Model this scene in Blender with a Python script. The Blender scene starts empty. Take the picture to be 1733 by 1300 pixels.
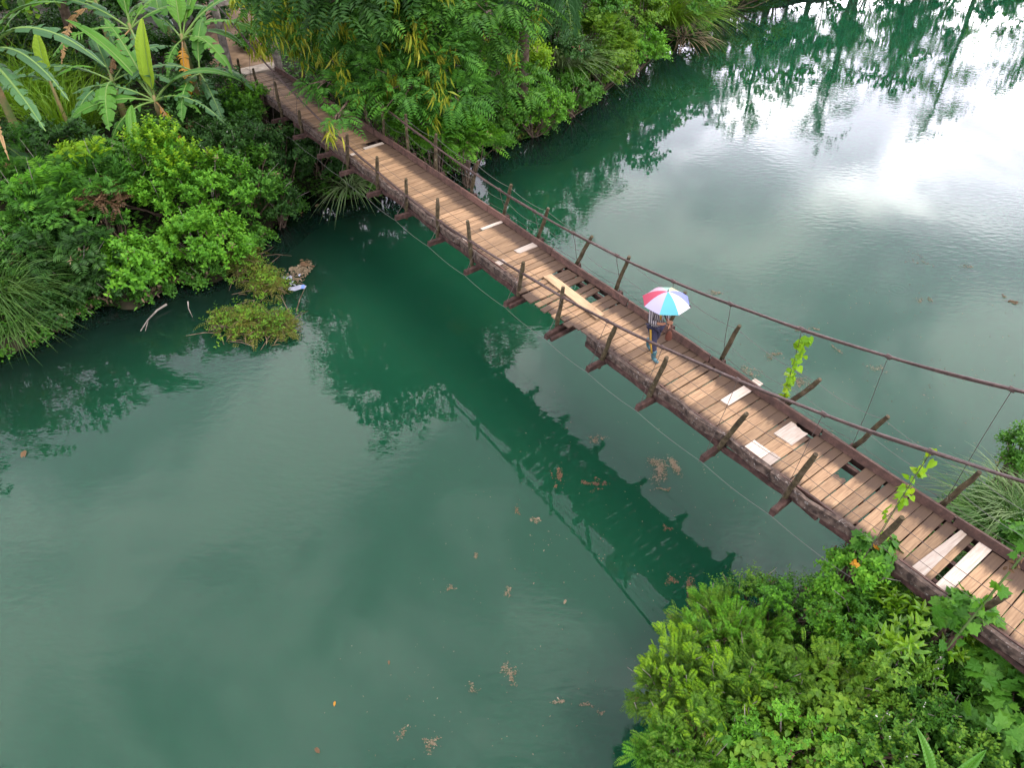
import bpy, math, random
import numpy as np
from mathutils import Vector, Matrix

random.seed(7)
rng = np.random.default_rng(7)
sc = bpy.context.scene
COL = sc.collection
R = math.radians

# ------------------------------------------------------------------ camera
HC, TH, FPX = 13.0, 0.72723, 1261.18          # metres above the water, pitch below the horizon, focal length in photo pixels
cd = bpy.data.cameras.new('camera'); cam = bpy.data.objects.new('camera', cd); COL.objects.link(cam)
cam.location = (0, 0, HC); cam.rotation_euler = (math.pi/2-TH, 0, 0)
cd.sensor_width = 36; cd.lens = FPX/1733*36; cd.clip_end = 3000; cd.clip_start = .1
sc.camera = cam

# ------------------------------------------------------------------ sky: bright broken overcast, brightest low in front
SUN_EL, SUN_AZ = R(58), R(112)               # azimuth measured from +Y towards +X
wd = bpy.data.worlds.new('World'); sc.world = wd; wd.use_nodes = True
nt = wd.node_tree; nt.nodes.clear()
def nd(t, typ, **k):
    n = t.nodes.new(typ)
    for a, v in k.items(): setattr(n, a, v)
    return n
def build_sky():
    L = nt.links.new
    out = nd(nt, 'ShaderNodeOutputWorld'); bg = nd(nt, 'ShaderNodeBackground'); bg.inputs[1].default_value = .1
    L(bg.outputs[0], out.inputs[0])
    sky = nd(nt, 'ShaderNodeTexSky', sky_type='NISHITA', sun_disc=False)
    sky.sun_elevation = SUN_EL; sky.sun_rotation = SUN_AZ
    tc = nd(nt, 'ShaderNodeTexCoord'); sp = nd(nt, 'ShaderNodeSeparateXYZ'); L(tc.outputs['Generated'], sp.inputs[0])
    # cloud layer coordinates: the direction cut by a flat cloud deck
    zc = nd(nt, 'ShaderNodeMath', operation='MAXIMUM'); L(sp.outputs[2], zc.inputs[0]); zc.inputs[1].default_value = .0
    za = nd(nt, 'ShaderNodeMath', operation='ADD'); L(zc.outputs[0], za.inputs[0]); za.inputs[1].default_value = .28
    dv = nd(nt, 'ShaderNodeVectorMath', operation='DIVIDE'); L(tc.outputs['Generated'], dv.inputs[0])
    cb = nd(nt, 'ShaderNodeCombineXYZ')
    for i in range(3): L(za.outputs[0], cb.inputs[i])
    L(cb.outputs[0], dv.inputs[1])
    mp = nd(nt, 'ShaderNodeMapping'); L(dv.outputs[0], mp.inputs[0])
    mp.inputs['Location'].default_value = (.37, 1.9, 0); mp.inputs['Scale'].default_value = (1, 1, .0)
    n1 = nd(nt, 'ShaderNodeTexNoise'); L(mp.outputs[0], n1.inputs['Vector'])
    n1.inputs['Scale'].default_value = 3.0; n1.inputs['Detail'].default_value = 7; n1.inputs['Roughness'].default_value = .55
    n1.inputs['Distortion'].default_value = .5
    r1 = nd(nt, 'ShaderNodeMapRange', interpolation_type='SMOOTHSTEP'); L(n1.outputs[0], r1.inputs[0])
    r1.inputs[1].default_value = .41; r1.inputs[2].default_value = .63
    # a bright break in the cloud low in front, grey overhead
    dt = nd(nt, 'ShaderNodeVectorMath', operation='DOT_PRODUCT'); L(tc.outputs['Generated'], dt.inputs[0])
    e = R(15); dt.inputs[1].default_value = (math.cos(e)*math.sin(R(24)), math.cos(e)*math.cos(R(24)), math.sin(e))
    r2 = nd(nt, 'ShaderNodeMapRange', interpolation_type='SMOOTHSTEP'); L(dt.outputs['Value'], r2.inputs[0])
    r2.inputs[1].default_value = .90; r2.inputs[2].default_value = .985
    r3 = nd(nt, 'ShaderNodeMapRange', interpolation_type='SMOOTHSTEP'); L(sp.outputs[2], r3.inputs[0])   # bright belt above the horizon
    r3.inputs[1].default_value = .85; r3.inputs[2].default_value = .15
    # cloud radiance
    def mul(a, k):
        m = nd(nt, 'ShaderNodeMath', operation='MULTIPLY'); L(a, m.inputs[0])
        if isinstance(k, (int, float)): m.inputs[1].default_value = k
        else: L(k, m.inputs[1])
        return m.outputs[0]
    def add(a, b):
        m = nd(nt, 'ShaderNodeMath', operation='ADD'); L(a, m.inputs[0])
        if isinstance(b, (int, float)): m.inputs[1].default_value = b
        else: L(b, m.inputs[1])
        return m.outputs[0]
    base = add(mul(r3.outputs[0], 7.4), 6.4)
    lum = add(base, mul(r1.outputs[0], 8.0))
    r4 = nd(nt, 'ShaderNodeMapRange', interpolation_type='SMOOTHSTEP'); L(sp.outputs[2], r4.inputs[0])
    r4.inputs[1].default_value = .47; r4.inputs[2].default_value = .34
    glow = mul(mul(r2.outputs[0], r4.outputs[0]), add(mul(r1.outputs[0], 42.0), 13.0))
    lum = add(lum, glow)
    cc = nd(nt, 'ShaderNodeMix', data_type='RGBA'); cc.inputs[6].default_value = (.95, .89, 1.07, 1); cc.inputs[7].default_value = (1, .965, 1.0, 1)
    L(r1.outputs[0], cc.inputs[0])
    vm = nd(nt, 'ShaderNodeVectorMath', operation='SCALE'); L(cc.outputs[2], vm.inputs[0]); L(lum, vm.inputs[3])
    mx = nd(nt, 'ShaderNodeMix', data_type='RGBA'); mx.inputs[0].default_value = .88
    L(sky.outputs[0], mx.inputs[6]); L(vm.outputs[0], mx.inputs[7]); L(mx.outputs[2], bg.inputs[0])
build_sky()

sd = bpy.data.lights.new('sun', 'SUN'); sd.energy = 1.5; sd.angle = R(22); sd.color = (1, .95, .87)
so = bpy.data.objects.new('sun', sd); COL.objects.link(so); so.location = (0, 0, 60)
sdir = Vector((math.cos(SUN_EL)*math.sin(SUN_AZ), math.cos(SUN_EL)*math.cos(SUN_AZ), math.sin(SUN_EL)))
so.rotation_euler = sdir.to_track_quat('Z', 'Y').to_euler()
sc.view_settings.view_transform = 'Standard'; sc.view_settings.look = 'None'
sc.view_settings.exposure = 1.4; sc.view_settings.gamma = 1; sc.view_settings.use_curve_mapping = False
sc.cycles.max_bounces = 8; sc.cycles.diffuse_bounces = 3; sc.cycles.transparent_max_bounces = 8; sc.cycles.use_denoising = True

# ------------------------------------------------------------------ helpers
CT, ST = math.cos(TH), math.sin(TH)
def at(u, v, z=0.0):
    """world point at height z seen at photo pixel (u, v)"""
    x = (u-866.5)/FPX; y = -(v-650)/FPX
    r = (x, CT+y*ST, -ST+y*CT); t = (z-HC)/r[2]
    return np.array((r[0]*t, r[1]*t, z))
def unit(a): return a/np.maximum(np.linalg.norm(a, axis=-1, keepdims=True), 1e-9)

def mesh_np(name, V, F, mats=(), smooth=False, mi=None):
    V = np.asarray(V, np.float32).reshape(-1, 3)
    if not isinstance(F, list) or isinstance(F[0], tuple): F = [F]
    F = [np.asarray(f, np.int32) for f in F if len(f)]
    me = bpy.data.meshes.new(name)
    me.vertices.add(len(V)); me.vertices.foreach_set('co', V.ravel())
    nl = sum(f.size for f in F); npol = sum(len(f) for f in F)
    me.loops.add(nl); me.polygons.add(npol)
    me.loops.foreach_set('vertex_index', np.concatenate([f.ravel() for f in F]))
    st = []; o = 0
    for f in F:
        st.append(o+np.arange(len(f))*f.shape[1]); o += f.size
    me.polygons.foreach_set('loop_start', np.concatenate(st).astype(np.int32))
    if mi is not None: me.polygons.foreach_set('material_index', np.asarray(mi, np.int32))
    me.polygons.foreach_set('use_smooth', np.full(npol, bool(smooth)))
    for m in mats: me.materials.append(m)
    me.update(calc_edges=True); me.validate()
    return me

def link(name, data, parent=None, loc=None, kind=None, label=None, cat=None, group=None):
    o = bpy.data.objects.new(name, data); COL.objects.link(o)
    if parent is not None: o.parent = parent
    if loc is not None: o.location = loc
    if kind: o['kind'] = kind
    if label: o['label'] = label
    if cat: o['category'] = cat
    if group: o['group'] = group
    return o
def thing(name, label, cat, loc=(0, 0, 0), group=None):
    return link(name, None, None, loc, None, label, cat, group)

class Geo:
    """collects tris / quads"""
    def __init__(s): s.V = []; s.T = []; s.Q = []; s.n = 0
    def put(s, V, T=None, Q=None):
        V = np.asarray(V, float).reshape(-1, 3)
        if T is not None and len(T): s.T.append(np.asarray(T)+s.n)
        if Q is not None and len(Q): s.Q.append(np.asarray(Q)+s.n)
        s.V.append(V); s.n += len(V)
    def box(s, c, ax, ay, az, sx, sy, sz, taper=1.0):
        c = np.asarray(c, float); ax, ay, az = (np.asarray(k, float) for k in (ax, ay, az)); V = []
        for dz in (-1, 1):
            for dx, dy in ((-1, -1), (1, -1), (1, 1), (-1, 1)):
                k = taper if dz > 0 else 1
                V.append(c+ax*dx*sx/2*k+ay*dy*sy/2*k+az*dz*sz/2)
        s.put(V, Q=[(3, 2, 1, 0), (4, 5, 6, 7), (0, 1, 5, 4), (1, 2, 6, 5), (2, 3, 7, 6), (3, 0, 4, 7)])
    def tube(s, P, rad, k=6, caps=True):
        P = np.asarray(P, float); n = len(P); rad = np.broadcast_to(np.asarray(rad, float), (n,))
        T = unit(np.gradient(P, axis=0)); up = np.array((.13, .21, 1.)) if abs(T[0][2]) < .9 else np.array((1., .2, 0.1))
        A = unit(np.cross(T, up)); B = np.cross(T, A)
        an = np.arange(k)/k*2*math.pi
        V = P[:, None]+rad[:, None, None]*(A[:, None]*np.cos(an)[None, :, None]+B[:, None]*np.sin(an)[None, :, None])
        Q = [(i*k+j, i*k+(j+1) % k, (i+1)*k+(j+1) % k, (i+1)*k+j) for i in range(n-1) for j in range(k)]
        V = V.reshape(-1, 3); Tt = []
        if caps:
            V = np.concatenate([V, P[:1], P[-1:]]); c0 = n*k
            for j in range(k):
                Tt += [(c0, (j+1) % k, j), (c0+1, (n-1)*k+j, (n-1)*k+(j+1) % k)]
        s.put(V, Tt, Q)
    def leaves(s, P, D, N, Ln, Wd, tm):
        P = np.atleast_2d(P); D = unit(np.atleast_2d(D)); S = unit(np.cross(D, N)); U = np.cross(S, D)
        n = len(P); Ln = np.broadcast_to(Ln, (n,)); Wd = np.broadcast_to(Wd, (n,)); tv, tf = tm
        V = (P[:, None]+D[:, None]*(Ln[:, None]*tv[None, :, 0])[..., None]+S[:, None]*(Wd[:, None]*tv[None, :, 1])[..., None]
             + U[:, None]*(Ln[:, None]*tv[None, :, 2])[..., None])
        F = tf[None]+(np.arange(n)*len(tv))[:, None, None]
        s.put(V.reshape(-1, 3), F.reshape(-1, 3))
    def mesh(s, name, mat, smooth=False):
        F = []
        if s.T: F.append(np.concatenate(s.T))
        if s.Q: F.append(np.concatenate(s.Q))
        return mesh_np(name, np.concatenate(s.V), F, [mat] if mat else [], smooth)

def tmpl(v, f): return np.array(v, float), np.array(f)
DIA = tmpl([(0, 0, 0), (.42, .5, .07), (1, 0, -.1), (.42, -.5, .07)], [(0, 2, 1), (0, 3, 2)])
OVAL = tmpl([(0, 0, 0), (.28, .43, .07), (.66, .40, .04), (1, 0, -.14), (.66, -.40, .04), (.28, -.43, .07), (.48, 0, 0)],
            [(6, 1, 0), (6, 2, 1), (6, 3, 2), (6, 4, 3), (6, 5, 4), (6, 0, 5)])
HEART = tmpl([(0, 0, 0), (-.12, .32, .03), (.15, .56, .04), (.55, .40, .0), (1, 0, -.16), (.55, -.40, .0), (.15, -.56, .04), (-.12, -.32, .03), (.4, 0, -.04)],
             [(8, 1, 0), (8, 2, 1), (8, 3, 2), (8, 4, 3), (8, 5, 4), (8, 6, 5), (8, 7, 6), (8, 0, 7)])
def _lobed():
    v = [(.32, 0, -.02)]; k = 15
    rad = [.34, .50, .44, .66, .44, .56, .44, .74]
    r_ = rad+rad[-2::-1]
    for i in range(k):
        a = math.pi-(2*math.pi)*(i/(k))
        rr = r_[i]
        v.append((.32+rr*.92*math.cos(a), rr*.92*math.sin(a), -.10*rr+.05*(i % 2)))
    f = [(0, 1+(i+1) % k, 1+i) for i in range(k)]
    return tmpl(v, f)
LOBED = _lobed()

# ------------------------------------------------------------------ materials
def mat(name, col=None, rough=.7, spec=.3):
    m = bpy.data.materials.new(name); m.use_nodes = True
    b = m.node_tree.nodes['Principled BSDF']
    if col: b.inputs['Base Color'].default_value = (*col, 1)
    b.inputs['Roughness'].default_value = rough; b.inputs['Specular IOR Level'].default_value = spec
    return m
def ramp(t, stops):
    r = nd(t, 'ShaderNodeValToRGB'); e = r.color_ramp.elements
    while len(e) < len(stops): e.new(.5)
    for el, (p, c) in zip(e, stops): el.position = p; el.color = (*c, 1)
    return r
def leaf_mat(name, cols, trans=.30, rough=.52, spec=.22, src='island', warm=(1.25, 1.15, .55)):
    m = mat(name, None, rough, spec); t = m.node_tree; L = t.links.new
    b = t.nodes['Principled BSDF']; out = t.nodes['Material Output']
    if src == 'island': g = nd(t, 'ShaderNodeNewGeometry'); val = g.outputs['Random Per Island']
    else: g = nd(t, 'ShaderNodeObjectInfo'); val = g.outputs['Random']
    n = nd(t, 'ShaderNodeTexNoise'); n.inputs['Scale'].default_value = .9; n.inputs['Detail'].default_value = 2
    tc = nd(t, 'ShaderNodeNewGeometry'); L(tc.outputs['Position'], n.inputs['Vector'])
    a = nd(t, 'ShaderNodeMath', operation='MULTIPLY_ADD'); L(val, a.inputs[0]); a.inputs[1].default_value = .62; 
    s = nd(t, 'ShaderNodeMath', operation='MULTIPLY_ADD'); L(n.outputs[0], s.inputs[0]); s.inputs[1].default_value = 1.0; s.inputs[2].default_value = -.31
    L(s.outputs[0], a.inputs[2])
    k = len(cols); r = ramp(t, [(i/(k-1), c) for i, c in enumerate(cols)]); L(a.outputs[0], r.inputs[0])
    L(r.outputs[0], b.inputs['Base Color'])
    tr = nd(t, 'ShaderNodeBsdfTranslucent'); v = nd(t, 'ShaderNodeVectorMath', operation='MULTIPLY'); L(r.outputs[0], v.inputs[0]); v.inputs[1].default_value = warm
    L(v.outputs[0], tr.inputs[0])
    mx = nd(t, 'ShaderNodeMixShader'); mx.inputs[0].default_value = trans; L(b.outputs[0], mx.inputs[1]); L(tr.outputs[0], mx.inputs[2]); L(mx.outputs[0], out.inputs[0])
    return m
M = {}
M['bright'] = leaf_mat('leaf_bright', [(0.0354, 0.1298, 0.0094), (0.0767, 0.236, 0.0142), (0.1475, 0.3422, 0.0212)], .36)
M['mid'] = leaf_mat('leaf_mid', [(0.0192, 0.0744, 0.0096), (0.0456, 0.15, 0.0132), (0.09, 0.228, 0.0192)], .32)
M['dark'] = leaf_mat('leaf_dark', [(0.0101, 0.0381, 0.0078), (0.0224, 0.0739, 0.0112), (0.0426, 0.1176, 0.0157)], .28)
M['feather'] = leaf_mat('leaf_feather', [(0.0236, 0.092, 0.013), (0.0496, 0.1652, 0.0189), (0.0944, 0.2537, 0.026)], .36)
M['lime'] = leaf_mat('leaf_lime', [(0.08, 0.2, 0.008), (0.15, 0.3, 0.01), (0.24, 0.36, 0.014)], .4)
M['gloss'] = leaf_mat('leaf_glossy', [(.045,.135,.008),(.10,.24,.010),(.19,.33,.014)], .35, .35, .5)
M['olive'] = leaf_mat('leaf_olive', [(.040,.110,.010),(.085,.195,.014),(.160,.27,.020)], .32)
M['grass'] = leaf_mat('leaf_grass', [(.025, .07, .014), (.05, .12, .022), (.10, .18, .04)], .3)
M['cane'] = leaf_mat('leaf_cane', [(0.05, 0.13, 0.008), (0.1, 0.22, 0.012), (0.17, 0.29, 0.018)], .35)
M['palegrass'] = leaf_mat('leaf_pale_grass', [(.065, .12, .045), (.12, .19, .07), (.20, .27, .12)], .25)
M['straw'] = leaf_mat('leaf_straw', [(.09, .062, .035), (.16, .12, .066), (.24, .19, .11)], .15, .7)
M['pod'] = leaf_mat('leaf_pod', [(.12, .18, .010), (.20, .24, .014), (.30, .29, .03)], .3)
M['weed'] = leaf_mat('leaf_weed', [(.045,.065,.010),(.095,.115,.016),(.17,.165,.028)], .2, .6)
M['brownleaf'] = leaf_mat('leaf_brown', [(.045, .026, .012), (.085, .048, .022), (.14, .085, .04)], .1, .7)
M['orange'] = leaf_mat('leaf_orange', [(.25, .10, .010), (.34, .15, .012), (.38, .2, .02)], .25)
M['flower'] = leaf_mat('flower_white', [(.35, .36, .30), (.45, .46, .40), (.55, .55, .5)], .2)
M['debris'] = leaf_mat('debris', [(.06, .045, .025), (.12, .09, .055), (.22, .18, .13)], .05, .7)
M['debrisdark'] = leaf_mat('debris_dark', [(.045, .026, .014), (.08, .045, .022), (.13, .08, .04)], .05, .7)
M['vine'] = leaf_mat('leaf_vine', [(0.0198, 0.0825, 0.0088), (0.0462, 0.154, 0.0121), (0.099, 0.242, 0.0176)], .35)
M['bark'] = mat('bark', None, .9, .2)
def bark_nodes(m, c1, c2, sc_=6):
    t = m.node_tree; n = nd(t, 'ShaderNodeTexNoise'); n.inputs['Scale'].default_value = sc_; n.inputs['Detail'].default_value = 5
    tc = nd(t, 'ShaderNodeTexCoord'); t.links.new(tc.outputs['Object'], n.inputs['Vector'])
    r = ramp(t, [(.35, c1), (.7, c2)]); t.links.new(n.outputs[0], r.inputs[0]); t.links.new(r.outputs[0], t.nodes['Principled BSDF'].inputs['Base Color'])
bark_nodes(M['bark'], (.05, .034, .022), (.15, .11, .08))
M['greybark'] = mat('grey_bark', None, .9, .2); bark_nodes(M['greybark'], (.10, .085, .075), (.27, .24, .21))
M['stem'] = mat('green_stem', (.07, .12, .03), .6)
# banana blades: colour varies with the leaf, fine cross veins in the relief
def banana_mat(name, cols, trans, warm=(1.2, 1.15, .5)):
    m = leaf_mat(name, cols, trans, .42, .32, 'object', warm); t = m.node_tree
    tc = nd(t, 'ShaderNodeTexCoord'); w = nd(t, 'ShaderNodeTexWave', wave_type='BANDS', bands_direction='X'); t.links.new(tc.outputs['Object'], w.inputs['Vector'])
    w.inputs['Scale'].default_value = 9; w.inputs['Distortion'].default_value = 1.5
    bp = nd(t, 'ShaderNodeBump'); bp.inputs['Strength'].default_value = .35; bp.inputs['Distance'].default_value = .02
    t.links.new(w.outputs[0], bp.inputs['Height']); t.links.new(bp.outputs[0], t.nodes['Principled BSDF'].inputs['Normal'])
    return m
M['ban'] = banana_mat('banana_leaf', [(.030,.110,.012),(.055,.175,.016),(.10,.245,.022)], .32)
M['banlime'] = banana_mat('banana_leaf_young', [(.16, .29, .02), (.20, .33, .022), (.24, .36, .028)], .45)
M['bandark'] = banana_mat('banana_leaf_bluish', [(.022,.072,.022),(.040,.115,.034),(.062,.155,.048)], .22, (1.2, 1.1, .7))
M['bandead'] = banana_mat('banana_leaf_dead', [(.14, .075, .03), (.22, .13, .05), (.30, .2, .09)], .15)
M['banyellow'] = banana_mat('banana_leaf_yellowed', [(.32, .15, .010), (.38, .19, .012), (.42, .23, .015)], .25)
M['midrib'] = mat('banana_midrib', (.11, .19, .04), .5)
M['pstem'] = mat('banana_stem', None, .7); bark_nodes(M['pstem'], (.08, .12, .03), (.23, .15, .07), 3)

def wood_mat(name, c1, c2, dark, ends=.55, rough=.75):
    m = mat(name, None, rough, .3); t = m.node_tree; L = t.links.new; b = t.nodes['Principled BSDF']
    tc = nd(t, 'ShaderNodeTexCoord'); oi = nd(t, 'ShaderNodeObjectInfo')
    of = nd(t, 'ShaderNodeVectorMath', operation='SCALE'); L(oi.outputs['Location'], of.inputs[0]); of.inputs[3].default_value = 3.7
    ad = nd(t, 'ShaderNodeVectorMath', operation='ADD'); L(tc.outputs['Object'], ad.inputs[0]); L(of.outputs[0], ad.inputs[1])
    mp = nd(t, 'ShaderNodeMapping'); L(ad.outputs[0], mp.inputs[0]); mp.inputs['Scale'].default_value = (1.6, 22, 22)
    n = nd(t, 'ShaderNodeTexNoise'); L(mp.outputs[0], n.inputs['Vector']); n.inputs['Scale'].default_value = 1.6; n.inputs['Detail'].default_value = 6; n.inputs['Roughness'].default_value = .62
    r = ramp(t, [(.32, c1), (.68, c2)]); L(n.outputs[0], r.inputs[0])
    # each board its own tone
    hv = nd(t, 'ShaderNodeHueSaturation'); L(r.outputs[0], hv.inputs['Color'])
    mr = nd(t, 'ShaderNodeMapRange'); L(oi.outputs['Random'], mr.inputs[0]); mr.inputs[3].default_value = .66; mr.inputs[4].default_value = 1.25; L(mr.outputs[0], hv.inputs['Value'])
    # dark weathering: blotches, heavier towards the board ends where nobody treads
    sp = nd(t, 'ShaderNodeSeparateXYZ'); L(tc.outputs['Object'], sp.inputs[0])
    ab = nd(t, 'ShaderNodeMath', operation='ABSOLUTE'); sh = nd(t, 'ShaderNodeMath', operation='ADD'); L(sp.outputs[0], sh.inputs[0]); sh.inputs[1].default_value = .12; L(sh.outputs[0], ab.inputs[0])
    er = nd(t, 'ShaderNodeMapRange', interpolation_type='SMOOTHSTEP'); L(ab.outputs[0], er.inputs[0]); er.inputs[1].default_value = .22; er.inputs[2].default_value = .82; er.inputs[3].default_value = 0; er.inputs[4].default_value = ends
    n2 = nd(t, 'ShaderNodeTexNoise'); mp2 = nd(t, 'ShaderNodeMapping'); L(ad.outputs[0], mp2.inputs[0]); mp2.inputs['Scale'].default_value = (1, 2.6, 2)
    L(mp2.outputs[0], n2.inputs['Vector']); n2.inputs['Scale'].default_value = 3.2; n2.inputs['Detail'].default_value = 6; n2.inputs['Roughness'].default_value = .65
    sm = nd(t, 'ShaderNodeMath', operation='ADD'); L(n2.outputs[0], sm.inputs[0]); L(er.outputs[0], sm.inputs[1])
    fr = nd(t, 'ShaderNodeMapRange', interpolation_type='SMOOTHSTEP'); L(sm.outputs[0], fr.inputs[0]); fr.inputs[1].default_value = .50; fr.inputs[2].default_value = 1.05; fr.inputs[4].default_value = .9
    mx = nd(t, 'ShaderNodeMix', data_type='RGBA'); L(fr.outputs[0], mx.inputs[0]); L(hv.outputs[0], mx.inputs[6]); mx.inputs[7].default_value = (*dark, 1)
    L(mx.outputs[2], b.inputs['Base Color'])
    bp = nd(t, 'ShaderNodeBump'); bp.inputs['Strength'].default_value = .35; bp.inputs['Distance'].default_value = .01; L(n.outputs[0], bp.inputs['Height']); L(bp.outputs[0], b.inputs['Normal'])
    return m
M['plank'] = wood_mat('weathered_plank', (.168, .098, .052), (.30, .195, .108), (.040, .024, .016), 1.15)
M['newplank'] = wood_mat('fresh_plank', (.30, .24, .19), (.44, .38, .325), (.17, .115, .078), .16)
M['looseboard'] = wood_mat('loose_board', (.25, .165, .09), (.35, .245, .14), (.12, .075, .042), .2)
M['curb'] = wood_mat('curb_timber', (.070, .036, .027), (.140, .076, .056), (.030, .018, .014), .3)
def lichen_mat(name, c1, c2, lich, thr, red=None):
    m = mat(name, None, .85, .2); t = m.node_tree; L = t.links.new; b = t.nodes['Principled BSDF']
    tc = nd(t, 'ShaderNodeNewGeometry')
    n = nd(t, 'ShaderNodeTexNoise'); L(tc.outputs['Position'], n.inputs['Vector']); n.inputs['Scale'].default_value = 9; n.inputs['Detail'].default_value = 6
    r = ramp(t, [(.35, c1), (.68, c2)] if red is None else [(.3, c1), (.5, red), (.68, c2)]); L(n.outputs[0], r.inputs[0])
    n2 = nd(t, 'ShaderNodeTexNoise'); L(tc.outputs['Position'], n2.inputs['Vector']); n2.inputs['Scale'].default_value = 11; n2.inputs['Detail'].default_value = 7; n2.inputs['Roughness'].default_value = .65; n2.inputs['Distortion'].default_value = 1.2
    f = nd(t, 'ShaderNodeMapRange', interpolation_type='SMOOTHSTEP'); L(n2.outputs[0], f.inputs[0]); f.inputs[1].default_value = thr; f.inputs[2].default_value = thr+.05
    mx = nd(t, 'ShaderNodeMix', data_type='RGBA'); L(f.outputs[0], mx.inputs[0]); L(r.outputs[0], mx.inputs[6]); mx.inputs[7].default_value = (*lich, 1); L(mx.outputs[2], b.inputs['Base Color'])
    bp = nd(t, 'ShaderNodeBump'); bp.inputs['Strength'].default_value = .6; bp.inputs['Distance'].default_value = .02; L(n.outputs[0], bp.inputs['Height']); L(bp.outputs[0], b.inputs['Normal'])
    return m
M['rotten'] = lichen_mat('rotten_edge_timber', (.022, .015, .012), (.105, .075, .058), (.20, .18, .165), .60)
M['redtimber'] = lichen_mat('red_brown_timber', (.020, .013, .011), (.070, .042, .034), (.18, .16, .14), .68, (.040, .021, .017))
M['post'] = lichen_mat('post_timber', (.026, .018, .012), (.085, .062, .04), (.20, .19, .15), .62, (.048, .038, .018))
M['cable'] = mat('rusty_cable', None, .6, .4); bark_nodes(M['cable'], (.028, .015, .012), (.075, .045, .037), 14)
M['wire'] = mat('rusty_wire', (.055, .042, .035), .6, .4)
M['dullwire'] = mat('dull_wire', (.08, .083, .07), .6, .4)
M['concrete'] = mat('old_concrete', None, .9, .2); bark_nodes(M['concrete'], (.24, .20, .16), (.42, .36, .29), 5)

# ------------------------------------------------------------------ ground, water
left_px = [(0, 596), (60, 572), (105, 538), (132, 518), (205, 506), (232, 512), (268, 482), (300, 468), (352, 474), (385, 452),
           (425, 418), (442, 392), (488, 352), (483, 335), (520, 316), (560, 332), (612, 328), (690, 292), (760, 268), (822, 243),
           (880, 232), (950, 192), (1000, 150), (1060, 113), (1120, 70), (1190, 45), (1222, 10)]
left_poly = [(-400, -60), (-60, 2), (-26, 11.5)]+[tuple(at(u, v)[:2]) for u, v in left_px]+[(17.5, 52.5), (28, 57), (46, 60), (80, 60), (420, 80), (420, 420), (-400, 420)]
right_px = [(1150, 1300), (1190, 1150), (1320, 1075), (1440, 985), (1560, 905), (1630, 868), (1700, 838), (1745, 800)]
right_poly = [(3.4, -3), (3.0, 3)]+[tuple(at(u, v)[:2]) for u, v in right_px]+[(16, 13.5), (40, 16), (400, 10), (400, -300), (20, -300)]
def sdist(poly, X, Y):
    P = np.array(poly); Q = np.roll(P, -1, 0); d = np.full(X.shape, 1e9); ins = np.zeros(X.shape, bool)
    for (x0, y0), (x1, y1) in zip(P, Q):
        ex, ey = x1-x0, y1-y0; t = np.clip(((X-x0)*ex+(Y-y0)*ey)/(ex*ex+ey*ey), 0, 1)
        d = np.minimum(d, np.hypot(X-x0-t*ex, Y-y0-t*ey))
        c = (y0 > Y) != (y1 > Y)
        with np.errstate(divide='ignore', invalid='ignore'): ins ^= c & (X < (x1-x0)*(Y-y0)/(y1-y0)+x0)
    return np.where(ins, d, -d)
def sm(x, a, b):
    t = np.clip((x-a)/(b-a), 0, 1); return t*t*(3-2*t)
def ground_z(X, Y):
    X = np.asarray(X, float); Y = np.asarray(Y, float)
    wob = .35*np.sin(X*1.7+1.3*np.sin(Y*.9))*np.sin(Y*1.3+.7)+.18*np.sin(X*3.9+Y*2.2)
    d1 = sdist(left_poly, X, Y)+.18+wob*.4; d2 = sdist(right_poly, X, Y)+.35+wob*.3
    z1 = np.where(d1 > 0, .75*(1-np.exp(-np.maximum(d1, 0)/.35))+1.7*sm(d1, .4, 5.5)+.25*wob*sm(d1, .5, 2)+3.0*sm(d1, 14, 60), np.maximum(d1*.6, -1.6))
    z2 = np.where(d2 > 0, .5*(1-np.exp(-np.maximum(d2, 0)/.35))+2.1*sm(d2, .3, 6)+.15*wob*sm(d2, .5, 2), np.maximum(d2*.6, -1.6))
    return np.maximum(z1, z2)
def axis_pts(a, b, st, far):
    core = np.arange(a, b+1e-6, st); k = 1.35; L = []; x = st; p = a
    while p > -far: x *= k; p -= x; L.append(p)
    H = []; x = st; p = core[-1]
    while p < far: x *= k; p += x; H.append(p)
    return np.concatenate([L[::-1], core, H])
gx = axis_pts(-38, 30, .34, 1500); gy = axis_pts(-1, 62, .34, 1500)
GX, GY = np.meshgrid(gx, gy); GZ = ground_z(GX, GY)
ni, nj = GX.shape; idx = np.arange(ni*nj).reshape(ni, nj)
gq = np.stack([idx[:-1, :-1], idx[:-1, 1:], idx[1:, 1:], idx[1:, :-1]], -1).reshape(-1, 4)
M['soil'] = mat('bank_soil', None, .95, .15)
def soil():
    m = M['soil']; t = m.node_tree; L = t.links.new
    g = nd(t, 'ShaderNodeNewGeometry'); n = nd(t, 'ShaderNodeTexNoise'); n.inputs['Scale'].default_value = 1.4; n.inputs['Detail'].default_value = 8; L(g.outputs['Position'], n.inputs['Vector'])
    r = ramp(t, [(.3, (.009, .008, .005)), (.5, (.013, .017, .006)), (.7, (.030, .023, .015))]); L(n.outputs[0], r.inputs[0]); L(r.outputs[0], t.nodes['Principled BSDF'].inputs['Base Color'])
    bp = nd(t, 'ShaderNodeBump'); bp.inputs['Distance'].default_value = .1; L(n.outputs[0], bp.inputs['Height']); L(bp.outputs[0], t.nodes['Principled BSDF'].inputs['Normal'])
soil()
link('ground', mesh_np('ground', np.stack([GX, GY, GZ], -1), gq, [M['soil']], True), kind='structure')

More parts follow.
